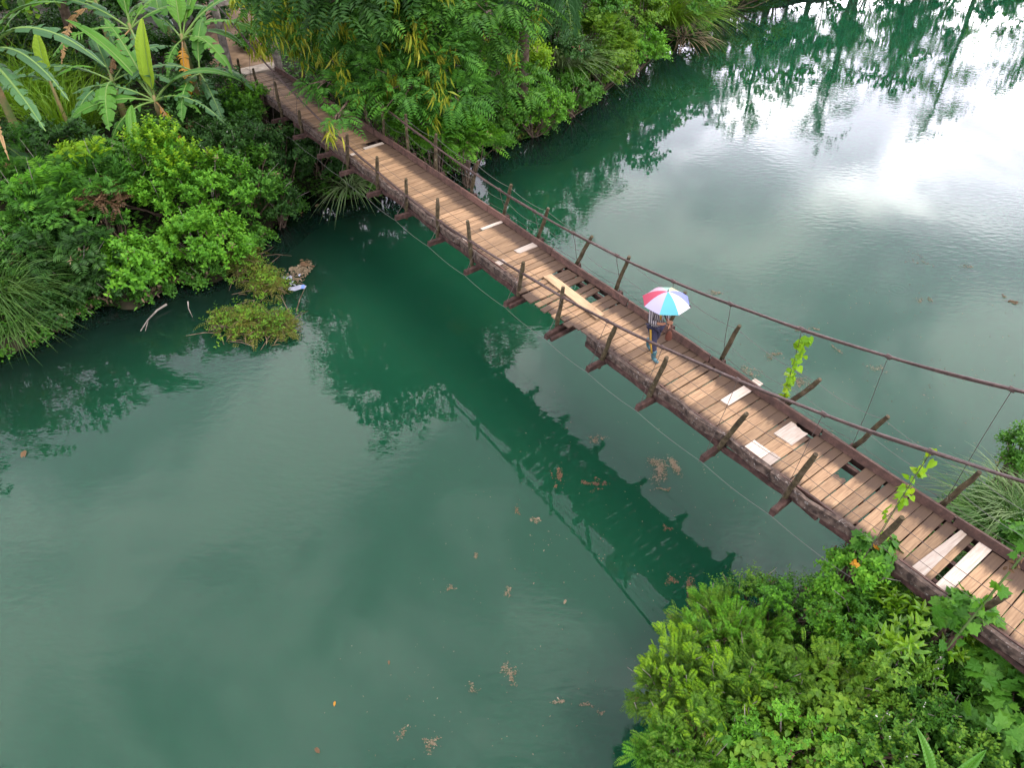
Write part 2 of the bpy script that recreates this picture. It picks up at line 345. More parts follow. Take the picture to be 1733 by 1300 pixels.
M['water'] = mat('river_water', (.012, .105, .05), .025, .5)
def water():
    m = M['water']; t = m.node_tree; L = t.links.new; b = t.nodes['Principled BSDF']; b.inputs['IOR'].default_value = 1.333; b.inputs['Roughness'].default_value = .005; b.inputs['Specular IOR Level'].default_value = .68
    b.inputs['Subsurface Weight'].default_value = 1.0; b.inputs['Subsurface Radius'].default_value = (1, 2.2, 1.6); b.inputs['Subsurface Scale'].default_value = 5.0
    g = nd(t, 'ShaderNodeNewGeometry')
    n0 = nd(t, 'ShaderNodeTexNoise'); n0.inputs['Scale'].default_value = .16; n0.inputs['Detail'].default_value = 3; L(g.outputs['Position'], n0.inputs['Vector'])
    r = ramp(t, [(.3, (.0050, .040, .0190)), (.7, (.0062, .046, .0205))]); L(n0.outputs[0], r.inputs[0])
    at_ = nd(t, 'ShaderNodeAttribute', attribute_name='shore_shade_dist'); da = nd(t, 'ShaderNodeMath', operation='MULTIPLY_ADD'); L(n0.outputs[0], da.inputs[0]); da.inputs[1].default_value = 1.4; L(at_.outputs['Fac'], da.inputs[2])
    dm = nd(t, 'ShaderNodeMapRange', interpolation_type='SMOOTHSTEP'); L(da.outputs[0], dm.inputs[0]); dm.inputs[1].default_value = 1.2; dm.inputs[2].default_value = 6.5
    dx = nd(t, 'ShaderNodeMix', data_type='RGBA'); L(dm.outputs[0], dx.inputs[0]); dx.inputs[6].default_value = (.0035, .0110, .0075, 1); L(r.outputs[0], dx.inputs[7]); L(dx.outputs[2], b.inputs['Base Color'])   # darker shallows, with bank shade and foliage reflection painted in along the left shore
    # fine ripples, longer across the breeze; calmer in patches
    mp = nd(t, 'ShaderNodeMapping'); L(g.outputs['Position'], mp.inputs[0]); mp.inputs['Rotation'].default_value = (0, 0, R(25)); mp.inputs['Scale'].default_value = (1.0, 2.1, 1)
    n1 = nd(t, 'ShaderNodeTexNoise'); n1.inputs['Scale'].default_value = 3.0; n1.inputs['Detail'].default_value = 2.2; n1.inputs['Roughness'].default_value = .45; L(mp.outputs[0], n1.inputs['Vector'])
    n2 = nd(t, 'ShaderNodeTexNoise'); n2.inputs['Scale'].default_value = .23; n2.inputs['Detail'].default_value = 2; L(g.outputs['Position'], n2.inputs['Vector'])
    f = nd(t, 'ShaderNodeMapRange'); L(n2.outputs[0], f.inputs[0]); f.inputs[1].default_value = .40; f.inputs[2].default_value = .70; f.inputs[3].default_value = .10; f.inputs[4].default_value = .9
    hm = nd(t, 'ShaderNodeMath', operation='MULTIPLY'); L(n1.outputs[0], hm.inputs[0]); L(f.outputs[0], hm.inputs[1])
    last = hm.outputs[0]
    for (u, v, rad) in ((1045, 314, .32), (1648, 246, .75), (1520, 490, .4)):        # rings where something touched the surface
        c = at(u, v)
        ds = nd(t, 'ShaderNodeVectorMath', operation='DISTANCE'); L(g.outputs['Position'], ds.inputs[0]); ds.inputs[1].default_value = tuple(c)
        q = nd(t, 'ShaderNodeMath', operation='MULTIPLY'); L(ds.outputs['Value'], q.inputs[0]); q.inputs[1].default_value = 22/rad*.75
        s = nd(t, 'ShaderNodeMath', operation='SINE'); L(q.outputs[0], s.inputs[0])
        fl = nd(t, 'ShaderNodeMapRange', interpolation_type='SMOOTHSTEP'); L(ds.outputs['Value'], fl.inputs[0]); fl.inputs[1].default_value = rad*1.15; fl.inputs[2].default_value = rad*.7; fl.inputs[3].default_value = 0; fl.inputs[4].default_value = .14
        p = nd(t, 'ShaderNodeMath', operation='MULTIPLY'); L(s.outputs[0], p.inputs[0]); L(fl.outputs[0], p.inputs[1])
        ad = nd(t, 'ShaderNodeMath', operation='ADD'); L(last, ad.inputs[0]); L(p.outputs[0], ad.inputs[1]); last = ad.outputs[0]
    bp = nd(t, 'ShaderNodeBump'); bp.inputs['Strength'].default_value = .10; bp.inputs['Distance'].default_value = .05; L(last, bp.inputs['Height']); L(bp.outputs[0], b.inputs['Normal'])
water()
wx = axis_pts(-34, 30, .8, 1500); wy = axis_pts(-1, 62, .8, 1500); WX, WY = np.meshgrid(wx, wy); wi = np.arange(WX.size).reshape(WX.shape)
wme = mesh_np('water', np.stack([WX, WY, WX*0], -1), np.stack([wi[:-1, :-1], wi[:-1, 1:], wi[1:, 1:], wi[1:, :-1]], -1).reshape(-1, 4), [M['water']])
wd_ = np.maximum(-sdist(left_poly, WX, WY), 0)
wat = wme.attributes.new('shore_shade_dist', 'FLOAT', 'POINT'); wat.data.foreach_set('value', wd_.ravel().astype(np.float32))  # distance off the left bank, drives the painted shore shade
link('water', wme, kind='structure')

# dirt path beyond the far end of the bridge
M['dirt'] = mat('path_dirt', None, .95, .1); bark_nodes(M['dirt'], (.12, .078, .046), (.21, .142, .092), 2.5)
BA = np.array((-0.60420573, 0.79682836)); BN = np.array((0.79682836, 0.60420573)); OFF, BW = 9.8916, 1.3634
def dz(s):
    q = np.clip(s, -6, 30)/10; return 2.94816-.24004*q+.23353*q**2-.05457*q**3
def BP(s, w, z=0.0):
    """point of the bridge: s along, w across (plus is the far side), z above the deck"""
    return np.array((*(BA*s+BN*(OFF+w)), dz(s)+z))
def BPa(s, w, z): return np.array((*(BA*s+BN*(OFF+w)), z))
A3 = np.array((*BA, 0)); N3 = np.array((*BN, 0)); Z3 = np.array((0, 0, 1.))
def path():
    pts = [BPa(29.9, 0, 2.82)]+[at(u, v, 2.86) for u, v in ((396, 70), (391, 40), (385, 5), (370, -60), (340, -160))]
    V = []; 
    for i, p in enumerate(pts):
        q = pts[min(i+1, len(pts)-1)]-pts[max(i-1, 0)]; s = np.array((q[1], -q[0], 0)); s /= np.linalg.norm(s)
        for k, zz in ((-1.25, -.35), (-.8, 0), (0, .04), (.8, 0), (1.25, -.35)):
            V.append(p+s*k*(1+.12*math.sin(i*2.1+k))+Z3*zz)
    link('path', mesh_np('path', V, [(i*5+j, i*5+j+1, i*5+j+6, i*5+j+5) for i in range(len(pts)-1) for j in range(4)], [M['dirt']], True), kind='structure')
path()

# ------------------------------------------------------------------ the bridge
bridge = thing('suspension_footbridge', 'old plank footbridge hung from rusty cables across the green river', 'footbridge', tuple(BPa(14, 0, dz(14))))
BO = Vector(bridge.location)
PH = math.atan2(BN[1], BN[0])
def bpart(name, geo, m, label=None, kind=None, smooth=False):
    """a bridge part from world-space geometry"""
    me = geo.mesh(name, m, smooth); me.transform(Matrix.Translation(-BO))
    return link(name, me, bridge, None, kind, label)
def plank_mesh(L0, L1, wd, th, jag0=0, jag1=0, taper=0):
    """board along local x from L0 to L1; jagged ends when broken"""
    k = 5; V = []
    for e, (x, jg) in enumerate(((L0, jag0), (L1, jag1))):
        for z in (th/2, -th/2):
            for j in range(k):
                y = (-.5+j/(k-1))*wd
                if taper and e == 1: y = y*(1-taper)+wd*.5*taper
                V.append((x+(random.uniform(-1, 1)*jg if jg else random.uniform(-.006, .006)), y+random.uniform(-.004, .004), z))
    Q = []
    t0, b0, t1, b1 = 0, k, 2*k, 3*k
    for j in range(k-1):
        Q += [(t0+j, t1+j, t1+j+1, t0+j+1), (b0+j+1, b1+j+1, b1+j, b0+j), (t0+j+1, b0+j+1, b0+j, t0+j), (t1+j, b1+j, b1+j+1, t1+j+1)]
    Q += [(t0, b0, b1, t1), (t0+k-1, t1+k-1, b1+k-1, b0+k-1)]
    return np.array(V), Q
def add_plank(s, w0, w1, wd, m='plank', z=0, yaw=0, roll=0, label=None, jag0=0, jag1=0, taper=0, tiltx=0, th=.032):
    wc = (w0+w1)/2
    V, Q = plank_mesh(w0-wc, w1-wc, wd, th, jag0, jag1, taper)
    o = link('plank', mesh_np('plank', V, Q, [M[m]]), bridge, None, None, label)
    o.location = Vector(BP(s, wc, z-.016))-BO
    slope = math.atan((dz(s+.1)-dz(s-.1))/.2)
    o.rotation_euler = (slope+roll, tiltx, PH+yaw)
    return o
# joints worked out from the photograph where a board is special; ordinary boards fill the rest
special = {}
def fill(s0, s1, step=.225):
    n = max(1, round((s1-s0)/step)); w = (s1-s0)/n
    for i in range(n):
        s = s0+(i+.5)*w
        add_plank(s, -.70-random.uniform(0, .03), .69+random.uniform(0, .03), w-random.choice((.010, .014, .018, .024, .036))*(1.25 if s < 7.5 else 1.15), z=random.uniform(-.008, .008),
                  yaw=random.gauss(0, .008), roll=random.gauss(0, .02))
PALE = 'pale new board among the weathered ones'
fill(-4.0, 1.06)
add_plank(1.17, -.70, .72, .205, 'newplank', .004, label='pale board worn tan in the middle')
add_plank(1.47, -.69, .70, .225, 'plank', -.006, label='dark board showing beside a tapering pale one')
add_plank(1.52, -.70, .68, .22, 'newplank', .028, -.07, label='pale board that tapers to the far side', taper=.5, th=.02)
fill(1.62, 3.37)
add_plank(3.50, -.70, .12, .225, 'plank', 0, jag1=.07, label='broken board with a jagged end and a hole behind it')
fill(3.62, 4.42)
add_plank(4.535, -.69, .50, .19, 'plank', .006, jag1=.05, label='board broken short of the far side')
add_plank(4.535, -.70, -.34, .20, 'newplank', .026, label='short pale patch board by the near edge', th=.02)
add_plank(4.735, -.69, .52, .19, 'plank', -.002, jag1=.05, label='board broken short of the far side')
add_plank(4.72, .08, .60, .40, 'newplank', .026, label='wide pale patch board with a splintered end', jag1=.05, th=.02)
add_plank(4.93, -.70, .70, .18, 'plank', 0)
add_plank(4.84, -.70, -.36, .38, 'newplank', .028, label='short pale patch board by the near edge', th=.02)
fill(5.03, 5.95)
add_plank(6.06, .0, 1.06, .20, 'newplank', .022, label='white board reaching out under the far curb', th=.022)
add_plank(6.06, -.70, .70, .21, 'plank', -.012)
fill(6.18, 9.35, .235)
# the worn stretch: gaps, short and slipped boards
add_plank(9.47, -.72, .71, .22, 'plank', .002, .02)
add_plank(9.70, -.74, .70, .20, 'plank', -.004, -.015)
add_plank(9.92, -.88, .69, .19, 'plank', .0, .03)
add_plank(10.12, -.80, .70, .15, 'plank', .002, .01)
add_plank(10.30, -.90, .10, .14, 'plank', -.004, -.04, jag1=.03, label='short slipped board beside a hole')
add_plank(10.50, -.86, .66, .15, 'plank', .004, .05)
add_plank(10.70, -.95, .69, .16, 'plank', -.002, .06)
add_plank(10.90, -.92, .11, .16, 'plank', 0, .02, jag1=.02, label='short slipped board beside a hole')
add_plank(11.13, -.97, .68, .19, 'plank', .003, -.02)
add_plank(11.34, -.95, .66, .18, 'plank', -.006, .02)
add_plank(11.55, -.93, .64, .16, 'plank', 0, -.04)
add_plank(11.80, -.72, .69, .19, 'plank', .004, .03)
fill(11.93, 12.72, .215)
add_plank(12.83, -.70, .70, .19, 'plank')
add_plank(12.83, -.69, -.40, .18, 'newplank', .024, label='short pale patch board by the near edge', th=.02)
add_plank(13.02, -.70, .70, .19, 'plank', -.01)
add_plank(12.98, .10, .73, .20, 'newplank', .024, label=PALE, th=.02, jag0=.04)
fill(13.13, 14.16, .205)
add_plank(14.28, -.70, -.52, .20, 'newplank', .022, label='short pale patch board by the near edge', th=.02)
add_plank(14.27, -.70, .70, .21, 'plank', -.012)
add_plank(14.44, .04, .74, .10, 'newplank', .012, label='narrow pale board', th=.02)
add_plank(14.44, -.70, .02, .10, 'plank')
fill(14.50, 20.40, .205)
add_plank(20.5, -.68, -.42, .13, 'newplank', .022, .03, label='short pale patch board by the near edge', th=.02)
add_plank(20.5, -.70, .70, .19, 'plank', -.01)
add_plank(20.68, -.05, .64, .14, 'newplank', .006, label='pale tan board beside a gap', th=.02)
add_plank(20.68, -.70, -.08, .16, 'plank')
add_plank(20.90, -.70, .14, .17, 'plank', jag1=.06, label='broken board ending at a hole')
fill(21.02, 29.3, .205)

# timbers along the edges, broken into lengths
def run(name, m, s0, s1, w, z, sw, sz, leanw=0.0, jitter=.012, seg=.6, label=None):
    g = Geo(); n = max(2, int((s1-s0)/seg)+1); S = np.linspace(s0, s1, n); k = 8; V = []
    for s in S:
        jw, jz = random.gauss(0, jitter), random.gauss(0, jitter)
        for (a, b) in ((-1, -1), (0, -1), (1, -1), (1, 0), (1, 1), (0, 1), (-1, 1), (-1, 0)):
            V.append(BP(s, w+jw+a*sw/2+(b*leanw)+random.gauss(0, jitter*.35), z+jz+b*sz/2+random.gauss(0, jitter*.35)))
    Q = [(i*k+j, i*k+(j+1) % k, (i+1)*k+(j+1) % k, (i+1)*k+j) for i in range(n-1) for j in range(k)]
    c0 = n*k; V += [BP(s0, w, z), BP(s1, w, z)]
    T = [(c0, (j+1) % k, j) for j in range(k)]+[(c0+1, (n-1)*k+j, (n-1)*k+(j+1) % k) for j in range(k)]
    g.put(V, T, Q)
    return bpart(name, g, m, label)
fs = [-4, -1.2, 1.75, 4.35, 7.1, 9.6, 12.35, 15.1, 18.2, 21.4, 24.6, 29.2]
for i in range(len(fs)-1):
    run('curb_board', M['curb'], fs[i]+.02, fs[i+1]-.02, .735, .085, .045, .17, .015, .007)
    run('edge_beam', M['rotten'], fs[i]+.1, fs[i+1]+.05, .825, .03, .07, .10, 0, .014)
nsx = [(-4, -1.0), (-.97, 1.9), (1.93, 4.3), (4.32, 7.2), (7.23, 9.25), (11.75, 14.2), (14.22, 17.3), (17.33, 20.4), (20.43, 23.6), (23.65, 29.0)]
for a, b in nsx:
    run('edge_beam', M['rotten'], a, b, -.785, -.005, .085, .20, 0, .018, .35, 'dark rotting edge beam patched with pale lichen')
    run('curb_board', M['curb'], a+.05, b-.04, -.716, .04, .035, .085, 0, .008)
for w in (-.52, 0.02, .55):
    for a, b in ((-4, 2.9), (2.95, 9.0), (9.03, 15.2), (15.24, 21.5), (21.53, 29.2)):
        run('stringer', M['redtimber'], a, b, w, -.105, .075, .13, 0, .006, 1.2)
for a, b in ((-4, 3.2), (3.25, 9.3), (11.7, 18.2), (18.25, 24.2)):
    run('stringer', M['redtimber'], a, b, -.80, -.175, .06, .13, 0, .016, .5)
for a, b in ((-4, 4.2), (4.25, 12.3), (12.35, 20.2), (20.25, 29)):
    run('stringer', M['redtimber'], a, b, .80, -.12, .06, .12, 0, .010, .6)

beams = [(-2.5, -2.6), (-.95, -1.05), (.62, .5), (2.22, 2.1), (3.82, 3.9), (5.43, 5.5), (7.17, 7.1), (8.68, 8.6), (10.08, 10.32), (11.62, 11.85), (13.3, 13.35),
         (15.0, 14.85), (16.7, 16.4), (18.3, 18.1), (20.0, 19.75), (21.5, 21.2), (23.3, 23.0), (25.0, 24.8), (26.8, 26.6)]
tipN, tipF = [], []
for sn, sf in beams:
    g = Geo(); p0 = BP(sn, -1.30, -.24); p1 = BP(sf, 1.27, -.23); ax = unit(p1-p0); ay = unit(np.cross(Z3, ax)); az = np.cross(ax, ay)
    g.box((p0+p1)/2, ax, ay, az, np.linalg.norm(p1-p0), .105, .12, .985)
    bpart('cross_beam', g, M['redtimber']); tipN.append(p0); tipF.append(p1)
for i in (9, 8):
    g = Geo(); p0 = BP(beams[i][0]-.13, -1.26, -.25); p1 = BP(beams[i][0]-.10, -.2, -.25); ax = unit(p1-p0); ay = unit(np.cross(Z3, ax))
    g.box((p0+p1)/2, ax, ay, np.cross(ax, ay), 1.06, .07, .09); bpart('cross_beam', g, M['redtimber'])

near_top = [(402, 99), (428, 115), (464.6, 138), (506, 187), (549, 220), (587, 226), (638, 265), (687, 302), (740.6, 336), (791, 373), (885.7, 443.6), (953, 486), (1042, 552), (1128.5, 605), (1264, 700), (1381, 769), (1527, 876), (1707, 1006)]
near_bs = [28.6, 26.8, 25.09, 23.55, 21.69, 20.33, 18.5, 16.85, 15.25, 13.6, 11.72, 10.25, 8.76, 7.3, 5.5, 3.93, 2.35, .8]
far_top = [(613.6, 170), (645, 174), (686.6, 193), (738, 226), (808.5, 273), (865, 312), (928, 352), (1002, 400), (1065, 434), (1160, 495), (1252, 551), (1388, 642), (1503, 705), (1658, 799)]
far_bs = [22.0, 21.05, 19.63, 18.05, 16.33, 14.76, 13.3, 11.8, 10.32, 8.6, 7.05, 5.45, 3.9, 2.15]
def onplane(uv, w):
    x = (uv[0]-866.5)/FPX; y = -(uv[1]-650)/FPX; r = np.array((x, CT+y*ST, -ST+y*CT))
    return r*((OFF+w)/(r[:2]@BN))+np.array((0, 0, HC))
def post(b, t, rad=.05):
    ax = t-b; L = np.linalg.norm(ax); n = 7; P = []
    for i in range(n):
        f = i/(n-1); P.append(b+ax*f+np.array((random.gauss(0, .008), random.gauss(0, .008), 0))*(0 < i < n-1))
    g = Geo(); g.tube(P, [rad*random.uniform(.88, 1.08) for _ in range(n-1)]+[rad*.8], 7); bpart('post', g, M['post'], smooth=False)
nposts, fposts = [], []
for uv, sb in zip(near_top, near_bs):
    b = BP(sb, -.86, -.46); t = onplane(uv, -.90); post(b, t, .052); nposts.append((b, t))
for uv, sb in zip(far_top, far_bs):
    b = BP(sb, .90, -.40); t = onplane(uv, .98); post(b, t, .05); fposts.append((b, t))
for sb in (23.6, 25.3, 27.0):
    b = BP(sb, .9, -.4); t = BP(sb-.1, .98, 1.05); post(b, t, .05); fposts.insert(0, (b, t))
for sb in (.55, -1.0):
    b = BP(sb, .9, -.4); t = BP(sb-.2, .98, 1.03); post(b, t, .05); fposts.append((b, t))
b = BP(-.9, -.86, -.4); t = BP(-1.1, -.9, 1.0); post(b, t, .05); nposts.append((b, t))

# main cables: bundles of thick rusty rope
NC = [(29.3, 5.55), (26, 4.55), (23, 3.95), (21.3, 3.68), (19, 3.44), (17, 3.29), (15.5, 3.23), (14, 3.27), (12.5, 3.38), (11, 3.50), (10, 3.60), (8.9, 3.74), (7.8, 3.92), (6.7, 4.15), (5.8, 4.35), (5.1, 4.50), (4, 4.79), (3.3, 4.99), (2.3, 5.31), (1.1, 5.73), (-1, 6.5), (-4.2, 7.8)]
FC = [(29.3, 5.9), (26, 4.95), (23, 4.3), (21.5, 4.05), (19.4, 3.86), (18.2, 3.77), (17.2, 3.71), (16, 3.67), (14.4, 3.65), (13, 3.67), (11.7, 3.74), (10.3, 3.85), (9.2, 3.97), (7.6, 4.22), (5.7, 4.61), (4.1, 5.0), (3.1, 5.30), (2.0, 5.65), (-1, 6.75), (-4.2, 8.05)]
def ci(T, s):
    a = np.array(T[::-1]); return float(np.interp(s, a[:, 0], a[:, 1]))
def cable_z(T, s):       # light smoothing of the table
    return sum(ci(T, s+d) for d in (-.6, -.3, 0, .3, .6))/5
for T, w in ((NC, -.90), (FC, .90)):
    for k, (dw, dzz, rad) in enumerate(((-.013, .010, .020), (.015, .0, .019), (0, -.018, .017))):
        S = np.linspace(29.2, -4, 110)
        g = Geo(); g.tube([BPa(s, w+dw+.006*math.sin(s*2.3+k*2), cable_z(T, s)+dzz+.006*math.cos(s*2.7+k)) for s in S], rad, 6); bpart('main_cable', g, M['cable'], smooth=True)
def wire(pts, rad, m, name): g = Geo(); g.tube(pts, rad, 4, False); bpart(name, g, m)
for (sn, sf), a, b in zip(beams, tipN, tipF):
    for T, w, p, s in ((NC, -.90, a, sn), (FC, .90, b, sf)):
        q = BPa(s-.06, w, cable_z(T, s-.06)); e = p+Z3*.07+(N3 if w < 0 else -N3)*.08
        P = [q+(e-q)*f+np.array((1, .4, 0))*.012*math.sin(f*7+s) for f in np.linspace(0, 1, 6)]
        wire(P, .0065, M['wire'], 'hanger')
        g = Geo(); d = BA*.045; g.tube([q-np.array((*d, -.0)), q+np.array((*d, 0))], .042, 7); bpart('cable_clamp', g, M['cable'])
def railwire(posts, f, sag, m, rad):
    for (b0, t0), (b1, t1) in zip(posts[:-1], posts[1:]):
        p = b0+(t0-b0)*f; q = b1+(t1-b1)*f
        if np.linalg.norm(p-q) > 4: continue
        sg = sag*random.uniform(.5, 1.4)
        wire([p+(q-p)*k-Z3*sg*4*k*(1-k) for k in np.linspace(0, 1, 8)], rad, m, 'rail_wire')
railwire(fposts, .93, .10, M['dullwire'], .0055); railwire(fposts, .62, .10, M['dullwire'], .005); railwire(fposts, .40, .05, M['wire'], .0045)
railwire(nposts, .90, .03, M['wire'], .005); railwire(nposts, .66, .04, M['wire'], .005); railwire(nposts, .47, .03, M['wire'], .005)
for T_, sag in ((tipN, .05), (tipF, .04)):
    for p, q in list(zip(T_[:-1], T_[1:]))[3:]:
        wire([p+(q-p)*k-Z3*(sag*4*k*(1-k)*random.uniform(.9, 1.1)+.07) for k in np.linspace(0, 1, 8)], .0048, M['dullwire'], 'tie_wire')
# end towers
for s, zt in ((29.35, None), (-4.2, None)):
    for T, w in ((NC, -.95), (FC, .95)):
        z1 = ci(T, s)+.2; g = Geo(); g.tube([BPa(s, w, 1.2), BPa(s, w, 3.2), BPa(s, w, z1)], [.17, .15, .13], 8); bpart('tower_post', g, M['greybark'] if s > 0 else M['concrete'])
    g = Geo(); zb = (ci(NC, s)+ci(FC, s))/2-.25
    g.box(BPa(s, 0, zb), N3, A3, Z3, 2.2, .14, .16); bpart('tower_beam', g, M['greybark'])
g = Geo(); g.box(BPa(29.72, .05, 2.82), N3, A3, Z3, 1.9, .75, .22, .98); bpart('landing_slab', g, M['concrete'])

# the loose board lying lengthwise over the holes
def loose():
    p = np.array([at(u, v, 2.925) for u, v in ((919, 469), (933, 464.6), (1023, 533), (1010, 541))])
    c = p.mean(0); lo = [tuple(q-c) for q in p]; hi = [(x, y, z+.028) for x, y, z in lo]
    me = mesh_np('loose_board', lo+hi, [(3, 2, 1, 0), (4, 5, 6, 7), (0, 1, 5, 4), (1, 2, 6, 5), (2, 3, 7, 6), (3, 0, 4, 7)], [M['looseboard']])
    ang = math.atan2(*(p[3]-p[0])[[1, 0]])
    me.transform(Matrix.Rotation(-ang, 4, 'Z'))
    o = link('loose_board', me, None, tuple(c), None, 'long pale yellow board lying loose lengthwise over the holes in the deck', 'board'); o.rotation_euler = (0, 0, ang)
loose()

# ------------------------------------------------------------------ plants
UP = np.array((0, 0, 1.))
def rnd_dirs(n, zmin=-.15):
    z = rng.uniform(zmin, 1, n); a = rng.uniform(0, 2*math.pi, n); r = np.sqrt(np.maximum(0, 1-z*z))
    return np.stack([r*np.cos(a), r*np.sin(a), z], 1)
def lumps(d, seed, amp):
    ph = np.random.default_rng(seed).uniform(0, 6.28, (6, 3)); f = np.random.default_rng(seed+1).uniform(-4.2, 4.2, (6, 3))
    return 1+amp*np.sum([np.sin(d@f[i]+ph[i, 0]) for i in range(6)], 0)/3
def dome(n, rad, seed, amp=.35, rmin=.6, zmin=-.15):
    """shoot directions and feet on a ragged dome: shoots gather in clumps with gaps between"""
    q = np.random.default_rng(seed+7); d = rnd_dirs(n, zmin); nc = int(np.clip(n/16, 7, 30)); z = q.uniform(zmin, 1, nc); a = q.uniform(0, 6.283, nc); r = np.sqrt(1-z*z)
    C = np.stack([r*np.cos(a), r*np.sin(a), z], 1); g = np.argmax(d@C.T+q.normal(0, .06, nc)[None], 1); pull = .42
    d = unit(d*(1-pull)+C[g]*pull); kc = q.uniform(.70, 1.22, nc)[g]
    k = lumps(d, seed, amp*.7)*kc*(1-.16*np.linalg.norm(d-C[g], axis=1))*rng.uniform(rmin, 1, n)**.6
    dd = unit(d+.9*(d-C[g]))
    return dd, d*np.asarray(rad)*k[:, None]
def spray(g, P, D, ln, nl, L, W, tm=DIA, droop=.25, spread=.85):
    """shoots set with leaves all round"""
    n = len(P); ln = np.broadcast_to(ln, (n,))
    ph = rng.uniform(0, 6.28, n); S = unit(np.cross(D, UP+.01)); U = np.cross(S, D)
    for j in range(nl):
        t = (j+.6)/nl; a = ph+j*2.4
        rad = S*np.cos(a)[:, None]+U*np.sin(a)[:, None]
        p = P+D*(ln*t)[:, None]-UP*(droop*ln*t*t)[:, None]
        dd = D*.45+rad*spread+rng.normal(0, .18, (n, 3)); dd[:, 2] += .12
        k = (1.05-.45*t)*rng.uniform(.75, 1.2, n)
        nn = unit(D*.8+UP*.6+rng.normal(0, .25, (n, 3)))
        g.leaves(p, dd, nn, L*k, W*k, tm)
def fronds(g, P, D, ln, nl, L, W, tm=DIA, droop=.45, ang=.35, N=None):
    """feathery leaves: two flat ranks of leaflets along a drooping stalk"""
    n = len(P); ln = np.broadcast_to(ln, (n,)); N = unit(UP+rng.normal(0, .25, (n, 3))) if N is None else N
    S = unit(np.cross(D, N)); roll = rng.normal(0, .25, n)[:, None]; Nn = np.cross(S, D); S = unit(S+Nn*roll)
    for j in range(nl):
        t = (j+.8)/nl; p = P+D*(ln*t)[:, None]-UP*(droop*ln*t*t)[:, None]
        dv = unit(D-UP*(2*droop*t)); k = math.sin(math.pi*(.12+.80*t))**.6
        for sg in (-1, 1):
            dd = S*sg+dv*ang+rng.normal(0, .08, (n, 3)); dd[:, 2] -= .12
            g.leaves(p, dd, unit(np.cross(S, dv)), L*k, W*k, tm)
def stalks(g, P, Q, rad=.02, k=4):
    for p, q in zip(P, Q):
        m = (p+q)/2+rng.normal(0, .06, 3)*np.linalg.norm(q-p); g.tube([p, m, q], [rad, rad*.8, rad*.45], k, False)
def plant(name, label, cat, base, folia, stem=None, group=None, stemmat='bark', extra=()):
    """folia: list of (part name, Geo, material); coordinates are relative to the base"""
    t = thing(name, label, cat, tuple(base), group)
    for nm, g, m in folia: link(nm, g.mesh(nm, M[m]), t, None, 'stuff')
    if stem: link('stem' if name != 'tree' else 'trunk', stem.mesh('stem', M[stemmat], True), t)
    return t
SEED = [100]
def shrub(label, u, v, zc, rad, n, style='spray', m='mid', ln=.5, nl=9, L=.16, W=.08, tm=DIA, upb=.5, amp=.35, rmin=.55, zmin=-.2, droop=.25, name='shrub', cat='shrub', group=None, tips=None, flowers=0, pods=0):
    SEED[0] += 7; c = at(u, v, zc); gz = float(ground_z(c[0], c[1])); base = np.array((c[0], c[1], max(gz, 0)-.05)); h = zc-base[2]
    d, p = dome(n, rad, SEED[0], amp, rmin, zmin); p[:, 2] += h
    ok = p[:, 2]+base[2] > .12; d, p = d[ok], p[ok]
    D = unit(d*(1-upb)+UP*upb+rng.normal(0, .22, d.shape)); g = Geo()
    lnv = ln*rng.uniform(.7, 1.25, len(p))
    if style == 'spray': spray(g, p, D, lnv, nl, L, W, tm, droop)
    elif style == 'frond': fronds(g, p, D, lnv, nl, L, W, tm, droop if droop != .25 else .45)
    elif style == 'cover':
        k = rng.uniform(.6, 1.3, len(p)); dd = rng.normal(0, 1, d.shape); dd -= d*np.sum(dd*d, 1)[:, None]*.8; dd[:, 2] -= .25
        g.leaves(p, dd, unit(d*.6+UP*.7+rng.normal(0, .3, d.shape)), L*k, W*k, tm)
    fol = [('foliage', g, m)]
    if style != 'cover' and len(p) > 60:      # a few dying shoots and bare twigs stand out of every bush
        q = rng.choice(len(p), max(2, len(p)//45), replace=False); gd = Geo(); spray(gd, p[q]+D[q]*.06, D[q], lnv[q], max(4, nl-3), L*.9, W*.8, tm, .45); fol.append(('dead_leaves', gd, 'straw' if rng.random() < .5 else 'brownleaf'))
        q = rng.choice(len(p), max(3, len(p)//40), replace=False); gt = Geo()
        for i in q: gt.tube([p[i]*.75, p[i]+D[i]*lnv[i]*.5, p[i]+D[i]*lnv[i]*rng.uniform(1.0, 1.5)+rng.normal(0, .05, 3)], [.012, .009, .004], 4, False)
        fol.append(('twigs', gt, 'greybark'))
    if tips:                                   # young growth at the tips of the uppermost shoots
        tm_, share = tips; q = np.argsort(-(p[:, 2]+rng.uniform(0, .6, len(p))))[:max(3, int(len(p)*share))]
        g2 = Geo(); (spray if style != 'frond' else fronds)(g2, p[q]+D[q]*.1, D[q], lnv[q]*1.05, nl, L*.95, W, tm); fol.append(('young_foliage', g2, tm_))
    if flowers:
        q = np.argsort(-p[:, 2])[:len(p)//2]; q = rng.choice(q, flowers); g3 = Geo()
        for i in q:
            c0 = p[i]+D[i]*ln*.9
            for _ in range(3): g3.leaves(c0+rng.normal(0, .015, 3), rng.normal(0, 1, 3)+UP, UP+rng.normal(0, .3, 3), .026, .026, DIA)
        fol.append(('flowers', g3, 'flower'))
    st = Geo(); q = rng.choice(len(p), min(len(p), 14)); stalks(st, np.zeros((len(q), 3))+rng.normal(0, .12, (len(q), 3))*[1, 1, 0], p[q], .03)
    return plant(name, label, cat, base, fol, st, group)
